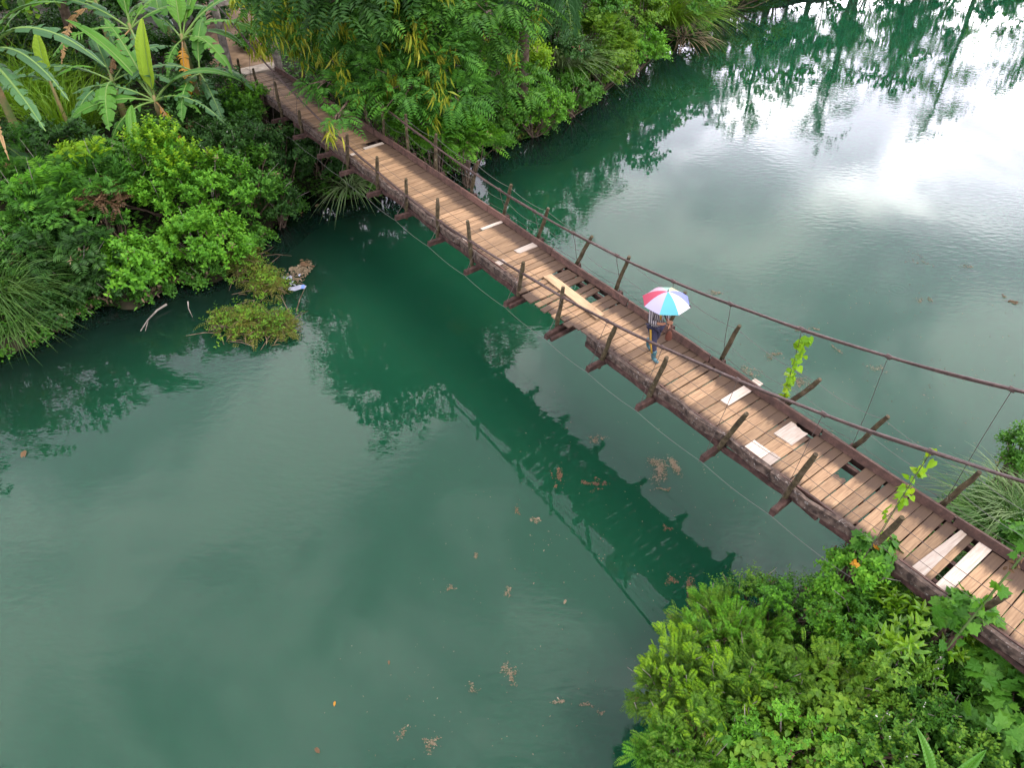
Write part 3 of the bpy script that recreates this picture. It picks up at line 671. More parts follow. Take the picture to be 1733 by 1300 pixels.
def grass(label, u, v, z, n, L, spread=.35, lean=.5, m='grass', W=.03, name='grass_clump', cat='grass', droop=.9, bias=(0, 0, 0), seg=6, group=None, mats2=None):
    c = at(u, v, z); base = np.array((c[0], c[1], z))
    t = thing(name, label, cat, tuple(base), group)
    def blades(n, mm, kL, nm):
        a = rng.uniform(0, 6.28, n); r = spread*np.sqrt(rng.uniform(0, 1, n)); P0 = np.stack([r*np.cos(a), r*np.sin(a), np.zeros(n)], 1)
        a2 = a+rng.normal(0, .6, n); ln = L*kL*rng.uniform(.55, 1.15, n); k = rng.uniform(.25, 1, n)*lean
        H = np.stack([np.cos(a2), np.sin(a2), np.zeros(n)], 1)*k[:, None]+np.array(bias)+rng.normal(0, .08, (n, 3)); D = unit(UP+H); S = unit(np.cross(D, UP)+rng.normal(0, .15, (n, 3)))
        V = np.zeros((n, (seg+1)*2, 3)); hd = unit(H*[1, 1, 0]+1e-6); dr = droop*rng.uniform(.5, 1.3, n)
        for i in range(seg+1):
            f = i/seg; p = P0+D*(ln*f)[:, None]+(hd*.45-UP*.75)*(ln*dr*f**2.3)[:, None]; w = W*(1-f**1.6)*.5+.001
            V[:, 2*i] = p-S*w; V[:, 2*i+1] = p+S*w
        F = np.array([(2*i, 2*i+1, 2*i+3, 2*i+2) for i in range(seg)])[None]+(np.arange(n)*(seg+1)*2)[:, None, None]
        link(nm, mesh_np('blades', V.reshape(-1, 3), F.reshape(-1, 4), [M[mm]]), t, None, 'stuff')
    blades(n, m, 1, 'blades')
    if mats2: blades(int(n*mats2[1]), mats2[0], .75, 'dry_blades')
    return t

# ---- bananas
def banana_blade(L, W, e0, e1, torn, n=24, curl=0.0, fold=.35):
    """a blade as strips either side of the midrib; e0/e1 the rise of the rib at base and tip (degrees)"""
    T = np.linspace(0, 1, n+1); e = np.radians(e0+(e1-e0)*T**1.25); st = L/n
    P = np.zeros((n+1, 3))
    for i in range(n): P[i+1] = P[i]+st*np.array((math.cos(e[i]), .0, math.sin(e[i])))
    P[:, 1] += curl*L*T**2
    pet = .16                                       # bare stalk
    V, Q = [], []
    def wid(t):
        if t < pet: return 0
        x = (t-pet)/(1-pet); return W*.5*min(1, (x/.16)**.6)*min(1, ((1-x)/.42)**.68 if x > .58 else 1)
    for sg in (-1, 1):
        sag = 0.0; drop = []; tear = [False]*(n+2); shr = []; sk = 1.0
        for i in range(n):
            if random.random() < torn*.62:
                sag = random.uniform(-.12, .7)*torn*1.3; tear[i] = True; sk = 1-random.uniform(0, .28)*torn
            drop.append(sag); shr.append(sk)
        for i in range(n):
            t0, t1 = T[i], T[i+1]
            if t1 <= pet: continue
            w0, w1 = wid(max(t0, pet+.004)), wid(min(t1, .999))
            k = len(V); thin = .3 if torn > .5 and random.random() < torn*.13 else 1.0
            for (p, w, ee, s_) in ((P[i], w0, e[i], 0), (P[i+1], w1, e[min(i+1, n)] if not tear[i+1] else e[i], 1)):
                nrm = np.array((-math.sin(ee), 0, math.cos(ee))); tan = np.array((math.cos(ee), 0, math.sin(ee)))
                ww = w*shr[i]*thin; sh = st*random.uniform(.15, .5)*(1 if s_ == 0 else -1) if tear[i+s_] else 0.0
                up = fold-.9*drop[i]; up2 = fold*.15-1.5*drop[i]
                m_ = p+np.array((0, sg*ww*.52, 0))+nrm*ww*.52*up+tan*(ww*.16+sh*.4)
                o_ = m_+np.array((0, sg*ww*.46, 0))*(1-.35*abs(drop[i]))+nrm*ww*.46*up2+tan*(ww*.22+sh)-np.array((0, 0, ww*.06))
                V += [p, m_, o_]
            Q += [(k, k+1, k+4, k+3), (k+1, k+2, k+5, k+4)] if sg > 0 else [(k, k+3, k+4, k+1), (k+1, k+4, k+5, k+2)]
    g = Geo(); g.put(V, Q=Q)
    r = Geo(); r.tube([p-np.array((0, 0, .006)) for p in P[::2]], np.linspace(.028, .006, len(P[::2]))*max(.6, L/2.2), 5, False)
    return g, r
def banana_leaf(root, crown, az, L, W, e0, e1, torn=.3, m='ban', curl=0.0, fold=.35, n=30, label=None, lift=0):
    if torn >= .2: torn = min(1, torn*1.35+.08)
    g, r = banana_blade(L, W, e0, e1, torn, n, curl, fold)
    o = link('leaf', g.mesh('leaf', M[m]), root, (0, 0, crown+lift), None, label); o.rotation_euler = (random.gauss(0, .06), 0, R(az))
    link('midrib', r.mesh('midrib', M['midrib'] if m not in ('bandead', 'banyellow') else M['bandead'], True), o)
    return o
def banana(label, u, v, zc, H, leaves, rad=.13, group='banana plants on the far bank', lean=(0, 0)):
    """crown seen at (u, v), zc above the water, on a stem H tall"""
    c = at(u, v, zc); root = thing('banana_plant', label, 'banana plant', (c[0], c[1], zc-H), group)
    g = Geo(); g.tube([(-lean[0], -lean[1], -.6), (-lean[0]*.6, -lean[1]*.6, H*.35), (0, 0, H*.8), (0, 0, H+.15)], [rad*1.25, rad*1.1, rad*.75, rad*.4], 9); link('stem', g.mesh('stem', M['pstem'], True), root)
    for lf in leaves: banana_leaf(root, H-.05, **lf)
    return root
def lf(az, L=2.2, W=.55, e0=60, e1=-25, torn=.3, **k): return dict(az=az, L=L*1.24, W=W*.88, e0=e0, e1=e1, torn=torn, **k)

banana('banana plant with an upright yellow-green new leaf and one hanging orange leaf', 262, 168, 3.55, 1.9, [
    lf(70, 2.05, .68, 86, 72, .0, m='banlime', fold=.75, label='upright yellow-green new leaf'),
    lf(152, 3.2, .50, 52, 8, .06, m='ban', fold=.8, label='long pale green leaf rising to the left'),
    lf(128, 2.9, .62, 58, 5, .35),
    lf(2, 2.75, .60, 48, -38, .12, m='ban'),
    lf(-20, 1.6, .55, 30, -55, .75),
    lf(-28, 2.7, .42, 26, -45, .55, m='bandark'),
    lf(212, 2.4, .72, 22, -38, .22),
    lf(238, 2.0, .42, 10, -75, 1.0, m='ban', label='ragged leaf hanging down to the left'),
    lf(-52, 2.1, .40, -5, -88, .85, m='banyellow', fold=-.3, label='withered orange leaf hanging down'),
    lf(185, 2.2, .6, 35, -30, .5, m='bandark')], lean=(.1, -.1))
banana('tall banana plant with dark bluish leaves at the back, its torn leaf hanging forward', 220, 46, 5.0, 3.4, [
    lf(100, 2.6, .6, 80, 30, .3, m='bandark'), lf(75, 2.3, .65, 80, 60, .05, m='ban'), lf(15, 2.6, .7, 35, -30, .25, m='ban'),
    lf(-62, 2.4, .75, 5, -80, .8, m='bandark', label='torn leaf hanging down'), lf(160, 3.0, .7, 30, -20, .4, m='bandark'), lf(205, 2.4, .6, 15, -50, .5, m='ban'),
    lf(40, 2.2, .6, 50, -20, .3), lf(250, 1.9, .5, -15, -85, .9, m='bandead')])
banana('banana plant beside the path end of the bridge with leaves arching over it', 308, 64, 4.7, 3.0, [
    lf(25, 3.4, .62, 48, -25, .16), lf(-12, 2.0, .62, 30, -45, .15), lf(-45, 2.9, .62, 25, -50, .4), lf(-8, 3.0, .55, 40, -55, .4),
    lf(95, 2.4, .75, 78, 40, .1), lf(60, 2.4, .6, 60, 10, .2), lf(150, 2.2, .6, 45, -30, .3, m='bandark'), lf(-80, 1.8, .5, -20, -88, .8, m='banyellow'), lf(-100, 1.5, .5, 0, -70, .6, m='ban')])
banana('large banana plant cut by the left edge with long sweeping blue-green leaves', -26, 100, 5.4, 3.9, [
    lf(-22, 4.4, .62, 42, -44, .3, m='bandark'), lf(-38, 4.2, .58, 30, -42, .4, m='bandark'), lf(-48, 3.9, .60, 14, -40, .35, m='bandark'), lf(-5, 3.2, .55, 55, -10, .3),
    lf(-62, 3.6, .26, 5, -55, 1.0, m='bandead', label='dry stripped leaf hanging down'), lf(-75, 3.0, .5, -12, -66, .5, m='bandark'), lf(60, 3, .6, 70, 20, .2), lf(180, 3, .6, 40, -20, .3), lf(-95, 2.6, .5, -10, -80, .5, m='ban')])
banana('banana plant in the top left corner with broad torn leaves lit from above', 162, 2, 5.3, 3.6, [
    lf(176, 3.3, .75, 30, -32, .5, m='ban'), lf(215, 3.0, .85, 22, -52, .35, m='ban'), lf(200, 2.2, .6, 50, -10, .3, m='bandark'), lf(20, 2.4, .6, 40, -30, .4, m='bandark'),
    lf(250, 2.4, .5, -2, -70, .9, m='bandead'), lf(300, 2.2, .6, 10, -60, .5, m='bandark'), lf(90, 2.4, .6, 75, 30, .2)])
banana('banana plant at the top edge left of the corner one, leaf tips hanging in', 30, -25, 5.2, 3.4, [
    lf(-8, 3.2, .7, 30, -32, .4, m='bandark'), lf(200, 3.0, .7, 40, -30, .4, m='bandark'), lf(-60, 2.5, .6, 20, -60, .5), lf(240, 2.4, .6, 10, -60, .5, m='bandark'), lf(90, 2.4, .6, 70, 20, .2)])
banana('banana plant at the top edge behind the others with a bright new leaf', 268, -8, 5.0, 3.4, [
    lf(80, 2.2, .7, 80, 60, .1), lf(-70, 2.6, .85, 25, -60, .12, m='ban'), lf(-20, 2.6, .65, 35, -30, .3, m='bandark'), lf(210, 2.6, .65, 30, -40, .4, m='bandark'), lf(10, 2.4, .6, 60, 0, .2), lf(-110, 2.2, .6, 10, -70, .4, m='ban')])
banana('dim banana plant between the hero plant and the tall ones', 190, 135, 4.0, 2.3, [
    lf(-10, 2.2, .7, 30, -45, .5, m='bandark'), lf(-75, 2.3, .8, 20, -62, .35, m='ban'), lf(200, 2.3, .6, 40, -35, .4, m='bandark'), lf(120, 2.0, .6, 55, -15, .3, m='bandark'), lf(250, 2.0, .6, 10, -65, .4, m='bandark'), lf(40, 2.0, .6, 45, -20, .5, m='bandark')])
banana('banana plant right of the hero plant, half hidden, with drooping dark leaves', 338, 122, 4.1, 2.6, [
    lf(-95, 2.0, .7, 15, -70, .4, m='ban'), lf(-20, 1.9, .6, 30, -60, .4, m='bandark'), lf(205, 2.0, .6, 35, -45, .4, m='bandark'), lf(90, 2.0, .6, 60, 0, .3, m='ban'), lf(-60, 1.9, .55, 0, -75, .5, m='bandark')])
banana('small banana sucker with a bright square-cut young leaf among the cane', 84, 136, 4.2, 1.9, [
    lf(80, 1.25, .55, 88, 70, .0, m='banlime', fold=.25, label='bright young leaf'), lf(10, 1.3, .4, 40, -20, .2), lf(190, 1.2, .4, 30, -40, .3, m='bandark')], .07)
banana('low banana sucker under the hero plant with broad shining leaves', 232, 258, 2.6, 1.0, [
    lf(215, 1.7, .55, 35, -42, .05), lf(248, 1.8, .55, 20, -62, .03), lf(190, 1.6, .5, 40, -25, .1), lf(-15, 1.5, .45, 50, -40, .1, m='ban'), lf(-70, 1.4, .42, 30, -70, .1, m='bandark'), lf(100, 1.4, .4, 70, 10, .1)], .08)
banana('leaf of a banana plant poking in at the left edge above the reeds', -22, 232, 3.2, 2.0, [
    lf(-8, 1.9, .55, 25, -50, .3), lf(-35, 2.5, .55, 10, -50, .4, m='bandark'), lf(150, 2, .5, 40, -20, .3, m='bandark'), lf(60, 2.2, .5, 60, 10, .3, m='bandark')])

# ---- tall cane and grass behind the left bushes
for i, (u, v, n, L, lab) in enumerate(((45, 205, 380, 3.3, 'bright cane grass below the long banana leaves, nearest the left edge'), (120, 240, 400, 3.0, 'bright cane grass in the gap left of the hero banana plant'),
        (95, 165, 360, 3.2, 'bright cane grass behind the young square-cut banana leaf'), (155, 190, 280, 2.8, 'cane grass in the shade beside the dim banana plant'), (60, 118, 280, 3.0, 'yellow-green cane grass far back under the corner banana leaves'))):
    grass(lab, u, v, 1.9, n, L, .9, .55, 'cane', .055, 'cane_clump', 'cane grass', .55, (.15, -.1, 0))
grass('big clump of long arching reeds at the left edge over the water', -4, 520, .5, 620, 2.7, .65, .5, 'grass', .032, 'reed_clump', 'reeds', .85, (.10, -.10, 0), 8)
grass('lower fringe of reeds trailing in the water at the left edge', 18, 552, .35, 220, 1.6, .6, .6, 'grass', .032, 'reed_clump', 'reeds', 1.0, (.08, -.25, 0), 7)
grass('pale tuft of strap leaves hanging over the dark water under the bridge', 592, 318, .5, 70, 1.3, .25, 1.3, 'palegrass', .05, 'grass_clump', 'grass', 1.1, (.1, -.4, 0))
grass('tuft of long pale grass on the bank right of the palm fronds', 958, 112, 1.6, 120, 2.5, .4, .95, 'palegrass', .05, 'grass_clump', 'grass', .85, (.4, -.25, 0))
grass('large reed clump at the top edge with bleached straw at its foot', 1140, 38, .9, 420, 3.4, .8, .7, 'cane', .055, 'reed_clump', 'reeds', .75, (.40, -.30, 0), 7, None, ('straw', .15))
grass('straw-coloured dead stalks trailing into the water below the top reed clump', 1165, 62, .3, 60, 1.6, .8, 1.5, 'straw', .07, 'reed_clump', 'reeds', .9, (.5, -.5, -.6))
grass('long pale grass on the right bank behind the bridge post', 1685, 885, 1.0, 260, 1.25, .5, 1.15, 'grass', .024, 'grass_clump', 'grass', .8, (-.45, .1, 0), 7)
grass('long pale grass at the right edge below the creeper cable', 1740, 868, 1.1, 220, 1.3, .5, 1.1, 'palegrass', .022, 'grass_clump', 'grass', .8, (-.5, -.1, 0), 7)

# ---- left bank bushes
shrub('bright bush with upright light green shoots at the water, tallest peak below the hero banana', 268, 330, 1.9, (1.35, 1.2, 1.75), 570, 'spray', 'bright', .55, 11, .17, .10, upb=.72, amp=.5, tips=('lime', .12))
shrub('bright bush right of the tallest peak, its shoots ending beneath the orange leaf', 345, 335, 1.75, (1.3, 1.1, 1.45), 510, 'spray', 'bright', .5, 11, .16, .10, upb=.7, amp=.5, tips=('lime', .10))
shrub('bright bush end at the dark inlet under the bridge', 418, 325, 1.4, (1.25, 1.0, 1.25), 450, 'spray', 'mid', .5, 10, .17, .10, upb=.6, amp=.45, flowers=8)
shrub('green bush hanging to the water above the floating weed', 340, 420, .95, (1.45, .9, 1.05), 495, 'spray', 'bright', .5, 11, .17, .11, upb=.45, amp=.4)
shrub('bush with broad shining leaves trailing to the water by the stick', 228, 465, .75, (.75, .6, .95), 285, 'spray', 'bright', .5, 10, .21, .13, OVAL, upb=.35, amp=.4)
shrub('dark feathery bush in front of the reeds', 110, 455, 1.0, (1.35, .9, 1.05), 285, 'frond', 'dark', .8, 10, .26, .075, upb=.55, zmin=-.3)
shrub('feathery bright bush in the middle of the left bank above the dark one', 95, 370, 1.8, (1.4, 1.1, 1.2), 285, 'frond', 'feather', .85, 11, .26, .07, upb=.6, tips=('bright', .15))
shrub('feathery bush reaching over the reeds at the left', 40, 320, 2.1, (1.4, 1.1, 1.2), 300, 'frond', 'feather', .8, 11, .23, .06, upb=.55)
shrub('feathery light bush left of the tallest bright peak', 165, 335, 2.1, (1.2, 1.0, 1.1), 255, 'frond', 'feather', .8, 11, .24, .065, upb=.6, tips=('lime', .1))
shrub('yellow-green patch of leaves on the feathery bushes', 148, 283, 2.7, (.75, .6, .5), 135, 'spray', 'lime', .45, 9, .17, .10, upb=.5)
shrub('reddish brown dried bush between the feathery ones', 178, 345, 2.25, (.6, .5, .5), 90, 'frond', 'brownleaf', .6, 9, .16, .05, upb=.5)
shrub('dark leafy undergrowth at the shore between reeds and trailing bush', 165, 480, .65, (1.3, .7, .75), 300, 'spray', 'dark', .45, 9, .17, .11, upb=.4)
shrub('mid green undergrowth beneath the feathery bushes, beside the reeds', 60, 440, 1.1, (1.2, .8, .9), 240, 'spray', 'mid', .5, 9, .17, .1, upb=.5)
shrub('low growth spilling over the shore at the foot of the reeds', 88, 540, .35, (.6, .5, .5), 180, 'spray', 'dark', .35, 9, .13, .09, upb=.4)
shrub('mixed bush behind the feathery ones under the low banana sucker', 200, 300, 2.3, (1.1, 1.0, .8), 255, 'spray', 'mid', .5, 10, .17, .1, upb=.55)
shrub('creeper-covered bush against the near side of the bridge at its far end', 402, 198, 2.55, (.95, .75, .62), 400, 'spray', 'mid', .45, 10, .17, .11, upb=.45, tips=('bright', .2))
shrub('creeper climbing the first bridge posts', 434, 165, 3.0, (.28, .25, .35), 70, 'spray', 'bright', .35, 9, .14, .1, upb=.5)
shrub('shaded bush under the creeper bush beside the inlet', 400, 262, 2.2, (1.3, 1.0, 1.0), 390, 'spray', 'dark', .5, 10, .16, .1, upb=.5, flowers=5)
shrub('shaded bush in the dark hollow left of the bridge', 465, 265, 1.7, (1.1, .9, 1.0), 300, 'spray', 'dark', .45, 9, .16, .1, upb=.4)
shrub('small white-flowered bush hanging at the edge of the inlet', 472, 352, .7, (.65, .6, .8), 225, 'spray', 'dark', .4, 9, .13, .08, upb=.35, flowers=10)
shrub('dark bush below the bridge deck over the water', 540, 275, 1.0, (1.1, .8, .85), 330, 'spray', 'dark', .45, 9, .17, .1, upb=.35)
shrub('bush under the bridge right of the strap-leaved tuft', 655, 300, .6, (.9, .7, .7), 225, 'spray', 'mid', .45, 9, .16, .1, upb=.4)
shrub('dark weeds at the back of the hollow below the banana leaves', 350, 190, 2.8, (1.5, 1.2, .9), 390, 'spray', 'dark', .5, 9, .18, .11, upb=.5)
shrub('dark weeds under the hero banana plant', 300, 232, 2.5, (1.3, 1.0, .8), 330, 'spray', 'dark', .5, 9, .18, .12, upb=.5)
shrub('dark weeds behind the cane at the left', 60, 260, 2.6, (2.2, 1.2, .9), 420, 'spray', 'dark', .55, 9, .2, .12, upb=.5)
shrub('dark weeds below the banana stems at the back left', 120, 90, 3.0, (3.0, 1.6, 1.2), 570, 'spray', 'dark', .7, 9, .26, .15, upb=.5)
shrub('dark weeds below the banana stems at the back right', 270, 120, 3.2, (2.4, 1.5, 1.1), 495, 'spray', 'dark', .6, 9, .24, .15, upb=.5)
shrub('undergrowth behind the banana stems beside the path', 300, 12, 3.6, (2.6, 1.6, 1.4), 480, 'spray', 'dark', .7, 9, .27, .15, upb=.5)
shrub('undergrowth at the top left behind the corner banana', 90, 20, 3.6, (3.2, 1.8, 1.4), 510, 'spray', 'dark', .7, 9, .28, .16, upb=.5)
shrub('low weeds edging the dirt path', 436, 72, 3.0, (.8, 1.2, .6), 180, 'spray', 'mid', .5, 8, .2, .12, upb=.5)

for u_, v_, rr_, lab_ in ((140, 512, .45, 'small dark sprig bush at the waterline right of the reeds'), (248, 492, .4, 'small sprig bush at the waterline beside the forked stick'), (298, 466, .42, 'small sprig bush hanging over the pale roots'), (345, 466, .42, 'small sprig bush hanging at the waterline by the drowned brush'), (70, 556, .4, 'small sprig bush under the reeds at the waterline'), (432, 402, .42, 'small sprig bush at the corner of the inlet'), (490, 345, .4, 'small sprig bush at the back of the inlet'), (845, 236, .45, 'small sprig bush at the waterline beyond the bridge'), (920, 214, .45, 'second small sprig bush along the waterline beyond the bridge'), (975, 172, .45, 'small sprig bush at the waterline below the rounded bushes'), (1040, 128, .5, 'small sprig bush at the waterline below the yellowish bush'), (1095, 86, .5, 'small sprig bush at the waterline next to the straw'), (795, 262, .5, 'small sprig bush at the waterline behind the far posts'), (745, 280, .5, 'small sprig bush in the shade behind the far posts'), (700, 296, .5, 'small sprig bush in the shade beneath the far curb')):
    shrub(lab_, u_, v_, .22, (rr_*1.3, rr_, rr_*.8), 80, 'spray', 'mid', .32, 8, .13, .085, upb=.15, zmin=-.4, droop=.6)
# low weeds carpeting the banks
def cover(name, label, poly, n, x0, x1, y0, y1, dmax, L, m, off=.35, seed=5):
    q = np.random.default_rng(seed); X = q.uniform(x0, x1, n*4); Y = q.uniform(y0, y1, n*4); d = sdist(poly, X, Y)+off
    w = BN[0]*X+BN[1]*Y-OFF; sb = BA[0]*X+BA[1]*Y
    ok = (d > .05) & (d < dmax) & (q.uniform(0, 1, n*4) < np.exp(-d/(dmax*.55))) & ~((np.abs(w) < 1.3) & (sb > 28.5)) & ~((np.abs(X+11.8) < 1.5) & (Y > 30.5)); X, Y = X[ok][:n], Y[ok][:n]; k = len(X)
    Z = ground_z(X, Y); P = np.stack([X, Y, Z], 1); g = Geo()
    for j in range(5):
        h = q.uniform(.02, .38, k)*np.clip(.4+.6*np.sin(X*1.9+Y*.7)**2, .3, 1); D = q.normal(0, 1, (k, 3)); D[:, 2] = D[:, 2]*.3+.1
        pp = P+q.normal(0, .10, (k, 3))*[1, 1, 0]; pp[:, 2] = np.maximum(pp[:, 2], .02)+h
        g.leaves(pp, D, UP+q.normal(0, .4, (k, 3)), L*q.uniform(.6, 1.3, k), L*.55, DIA)
    link(name, g.mesh(name, M[m]), None, None, 'stuff', label, 'weeds')
cover('bank_weeds', 'low leafy weeds carpeting the far bank down to the water', left_poly, 16000, -26, 18, 13, 58, 9, .17, 'mid')
cover('shore_weeds', 'fringe of small leaves along the far shore at the waterline', left_poly, 17000, -20, 18, 13, 58, .9, .13, 'mid', .42, 6)
cover('near_bank_weeds', 'low leafy weeds carpeting the near bank below the bridge end', right_poly, 6000, 1.5, 14, 2, 14, 5, .10, 'mid', .35, 8)

# pale exposed roots and stones along the undercut shore
def shore(name, label, pts, m='straw', n=34):
    g = Geo(); c = at(*pts[len(pts)//2], .1)
    for (u0, v0), (u1, v1) in zip(pts[:-1], pts[1:]):
        for _ in range(n):
            f = rng.uniform(); p = at(u0+(u1-u0)*f+rng.normal(0, 2.5), v0+(v1-v0)*f-rng.uniform(0, 9), rng.uniform(.03, .4)); d = rng.normal(0, .5, 3)-UP*1.0
            g.leaves(p-c, d, (0, -1, .4)+rng.normal(0, .3, 3), rng.uniform(.10, .24), .07, OVAL)
    t = thing(name, label, 'dry roots', tuple(c)); link('strands', g.mesh(name, M[m]), t, None, 'stuff')
shore('root_fringe', 'pale dry roots hanging at the shore below the bright bush', [(238, 508), (268, 482), (300, 468), (352, 473)])
shore('root_fringe', 'pale dry roots along the shore right of the reeds', [(110, 535), (135, 517), (205, 505)])
shore('root_fringe', 'dry roots along the bank edge beyond the bridge', [(830, 245), (880, 233), (950, 194), (1000, 152), (1060, 115)], 'weed', 50)

# ---- trees on the far bank
def tree(name, label, cat, base, H, crowns, trunk=.16, m='feather', bark='bark', style='frond', n=900, L=.3, W=.1, ln=.9, nl=10, tips=None, droop=.5, group=None, lean=(0, 0), zmin=-.5, limbs=True, podn=0, tm=DIA, poddir=None):
    base = np.array(base, float); t = thing(name, label, cat, tuple(base), group)
    tr = Geo(); P = [(0, 0, -.8)]
    for i in range(1, 7):
        f = i/6; P.append((lean[0]*f+random.gauss(0, .07), lean[1]*f+random.gauss(0, .07), H*f))
    tr.tube(P, [trunk*(1.15-.85*i/6) for i in range(7)], 8); top = np.array(P[-1]); g = Geo(); gp = Geo()
    for ci_, (cx, cy, cz, rx, ry, rz) in enumerate(crowns):
        SEED[0] += 5; c = np.array((cx, cy, cz)); k = max(10, int(n*(rx*ry*rz)**.5/ sum((q[3]*q[4]*q[5])**.5 for q in crowns)))
        d, p = dome(k, (rx, ry, rz), SEED[0], .45, .35, zmin); p = p+c
        D = unit(d*.7+UP*.15+rng.normal(0, .3, d.shape)); lv = ln*rng.uniform(.7, 1.25, k)
        if style == 'frond': fronds(g, p, D, lv, nl, L, W, tm, droop)
        else: spray(g, p, D, lv, nl, L, W, tm, droop)
        if limbs:
            f = min(.92, max(.25, (cz-rz*.6)/H)); s = np.array([np.interp(f*H, [q[2] for q in P], [q[a] for q in P]) for a in range(3)])
            tr.tube([s, s+(c-s)*.5+np.array((random.gauss(0, .15), random.gauss(0, .15), .2)), c], [trunk*.5, trunk*.34, trunk*.14], 6, False)
            for q in p[rng.choice(k, min(k, 7))]: tr.tube([c-(c-s)*.25, (c+q)/2+UP*.1, q], [trunk*.2, trunk*.12, .012], 5, False)
        if podn:
            kk = int(podn*k/n)+1; q = rng.choice(k, kk)
            for i in q:
                if d[i, 1] > .35: continue            # the side away from the river bears hardly any
                c0 = p[i]+D[i]*lv[i]*.85; mI = rng.integers(7, 17)
                pp = c0+rng.normal(0, .12, (mI, 3)); dd = rng.normal(0, .28, (mI, 3))-UP; gp.leaves(pp, dd, rng.normal(0, 1, (mI, 3))*[1, 1, .2], rng.uniform(.28, .58, mI), .055, DIA)
    link('trunk', tr.mesh('trunk', M[bark], True), t)
    link('crown', g.mesh('crown', M[m]), t, None, 'stuff')
    if gp.n: link('seed_pods', gp.mesh('seed_pods', M['pod']), t, None, 'stuff')
    return t
def ground_at(x, y): return (x, y, float(ground_z(x, y)))
# crowns are given relative to the tree foot; these feathery trees hang over the far half of the bridge
cam_side = unit(np.array((.2, -.9, .3)))
def tree_px(u, v, zc, foot, **k):
    pass
def crown_at(foot, u, v, z, rx, ry, rz): p = at(u, v, z); return (p[0]-foot[0], p[1]-foot[1], z-foot[2], rx, ry, rz)
f1 = ground_at(-7.4, 31.6)
tree('feathery_tree', 'feathery tree by the path end of the bridge hung with many yellow pod clusters', 'tree', f1, 4.6, [crown_at(f1, 490, 48, 5.0, 1.15, 1.2, 1.0), crown_at(f1, 540, 12, 5.6, 1.6, 1.4, 1.2), crown_at(f1, 462, -5, 6.0, 1.0, 1.2, .9), crown_at(f1, 535, 85, 4.5, .6, .6, .5)],
     .13, 'feather', 'greybark', n=420, L=.24, W=.06, ln=.62, nl=10, podn=150)
f2 = ground_at(-4.6, 30.2)
tree('feathery_tree', 'feathery tree whose pod-hung branch reaches across the bridge deck', 'tree', f2, 5.0, [crown_at(f2, 575, 60, 5.0, 1.4, 1.2, 1.2), crown_at(f2, 553, 146, 4.5, .62, .4, .18), crown_at(f2, 615, 112, 4.6, 1.3, 1.0, .8), crown_at(f2, 572, 200, 4.1, .34, .28, .12), crown_at(f2, 625, 25, 5.8, 1.6, 1.5, 1.2)],
     .14, 'feather', 'bark', n=560, L=.24, W=.06, ln=.65, nl=10, podn=80)
f3 = ground_at(-2.2, 30.6)
tree('feathery_tree', 'feathery tree right of the bridge with pale yellow pods on its lower branches', 'tree', f3, 5.2, [crown_at(f3, 690, 150, 4.3, 1.7, 1.1, 1.0), crown_at(f3, 660, 70, 5.2, 1.7, 1.5, 1.3), crown_at(f3, 740, 110, 4.8, 1.4, 1.1, 1.0), crown_at(f3, 730, 40, 5.6, 1.7, 1.5, 1.3), crown_at(f3, 765, 170, 4.0, 1.1, .8, .8)],
     .15, 'feather', 'bark', n=760, L=.25, W=.065, ln=.7, nl=10, podn=60)
f4 = ground_at(-1.0, 32.6)
tree('feathery_tree', 'dense green tree at the top edge above the palm fronds, bright tips to the right', 'tree', f4, 6.0, [crown_at(f4, 810, 60, 5.2, 1.5, 1.3, 1.4), crown_at(f4, 790, 0, 6.4, 2.0, 1.6, 1.4), crown_at(f4, 845, 130, 3.9, 1.2, 1.0, 1.0), crown_at(f4, 700, -10, 6.8, 2.0, 1.6, 1.3)],
     .16, 'mid', 'bark', n=640, L=.26, W=.085, ln=.7, nl=9, podn=14)
f5 = ground_at(-5.2, 34.8)
tree('feathery_tree', 'darker feathery tree behind the others at the top edge', 'tree', f5, 7.0, [crown_at(f5, 620, -30, 7.2, 2.2, 1.8, 1.6), crown_at(f5, 540, -50, 7.6, 2.0, 1.8, 1.5), crown_at(f5, 650, 30, 5.6, 1.8, 1.4, 1.4)], .17, 'dark', 'bark', n=420, L=.36, W=.11, ln=.9, nl=9)
shrub('leaf bush with bright feathery sprays against the far side of the bridge', 735, 232, 2.1, (1.25, .8, 1.1), 285, 'frond', 'bright', .75, 10, .22, .07, upb=.5)
shrub('bright fern-like bush at the water corner beyond the bridge posts', 790, 240, 1.7, (.9, .8, 1.1), 255, 'frond', 'bright', .7, 10, .2, .065, upb=.5, tips=('lime', .1), flowers=3)
shrub('bright bush behind the far posts under the hanging pods', 665, 195, 2.6, (1.2, .7, .9), 255, 'frond', 'bright', .7, 10, .22, .07, upb=.5)
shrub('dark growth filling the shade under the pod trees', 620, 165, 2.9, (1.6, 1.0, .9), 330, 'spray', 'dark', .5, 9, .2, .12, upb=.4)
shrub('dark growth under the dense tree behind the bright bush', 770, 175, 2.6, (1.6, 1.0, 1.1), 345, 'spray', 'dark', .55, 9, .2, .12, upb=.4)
shrub('leafy climber in the shade right of the path', 545, 112, 3.3, (.6, .6, .7), 300, 'spray', 'mid', .45, 9, .16, .1, upb=.5)
shrub('yellow-green bush with light tips left of the long grass tuft', 880, 112, 2.6, (1.1, .9, 1.0), 285, 'spray', 'lime', .55, 9, .2, .12, upb=.5)
shrub('green bush on the bank right of the corner fern', 860, 190, 1.2, (1.0, .8, 1.0), 390, 'spray', 'mid', .45, 9, .16, .1, upb=.45)
shrub('grey-green bush hanging at the water just beyond the bridge', 838, 225, .7, (.75, .6, .75), 255, 'spray', 'mid', .4, 9, .14, .09, upb=.3)
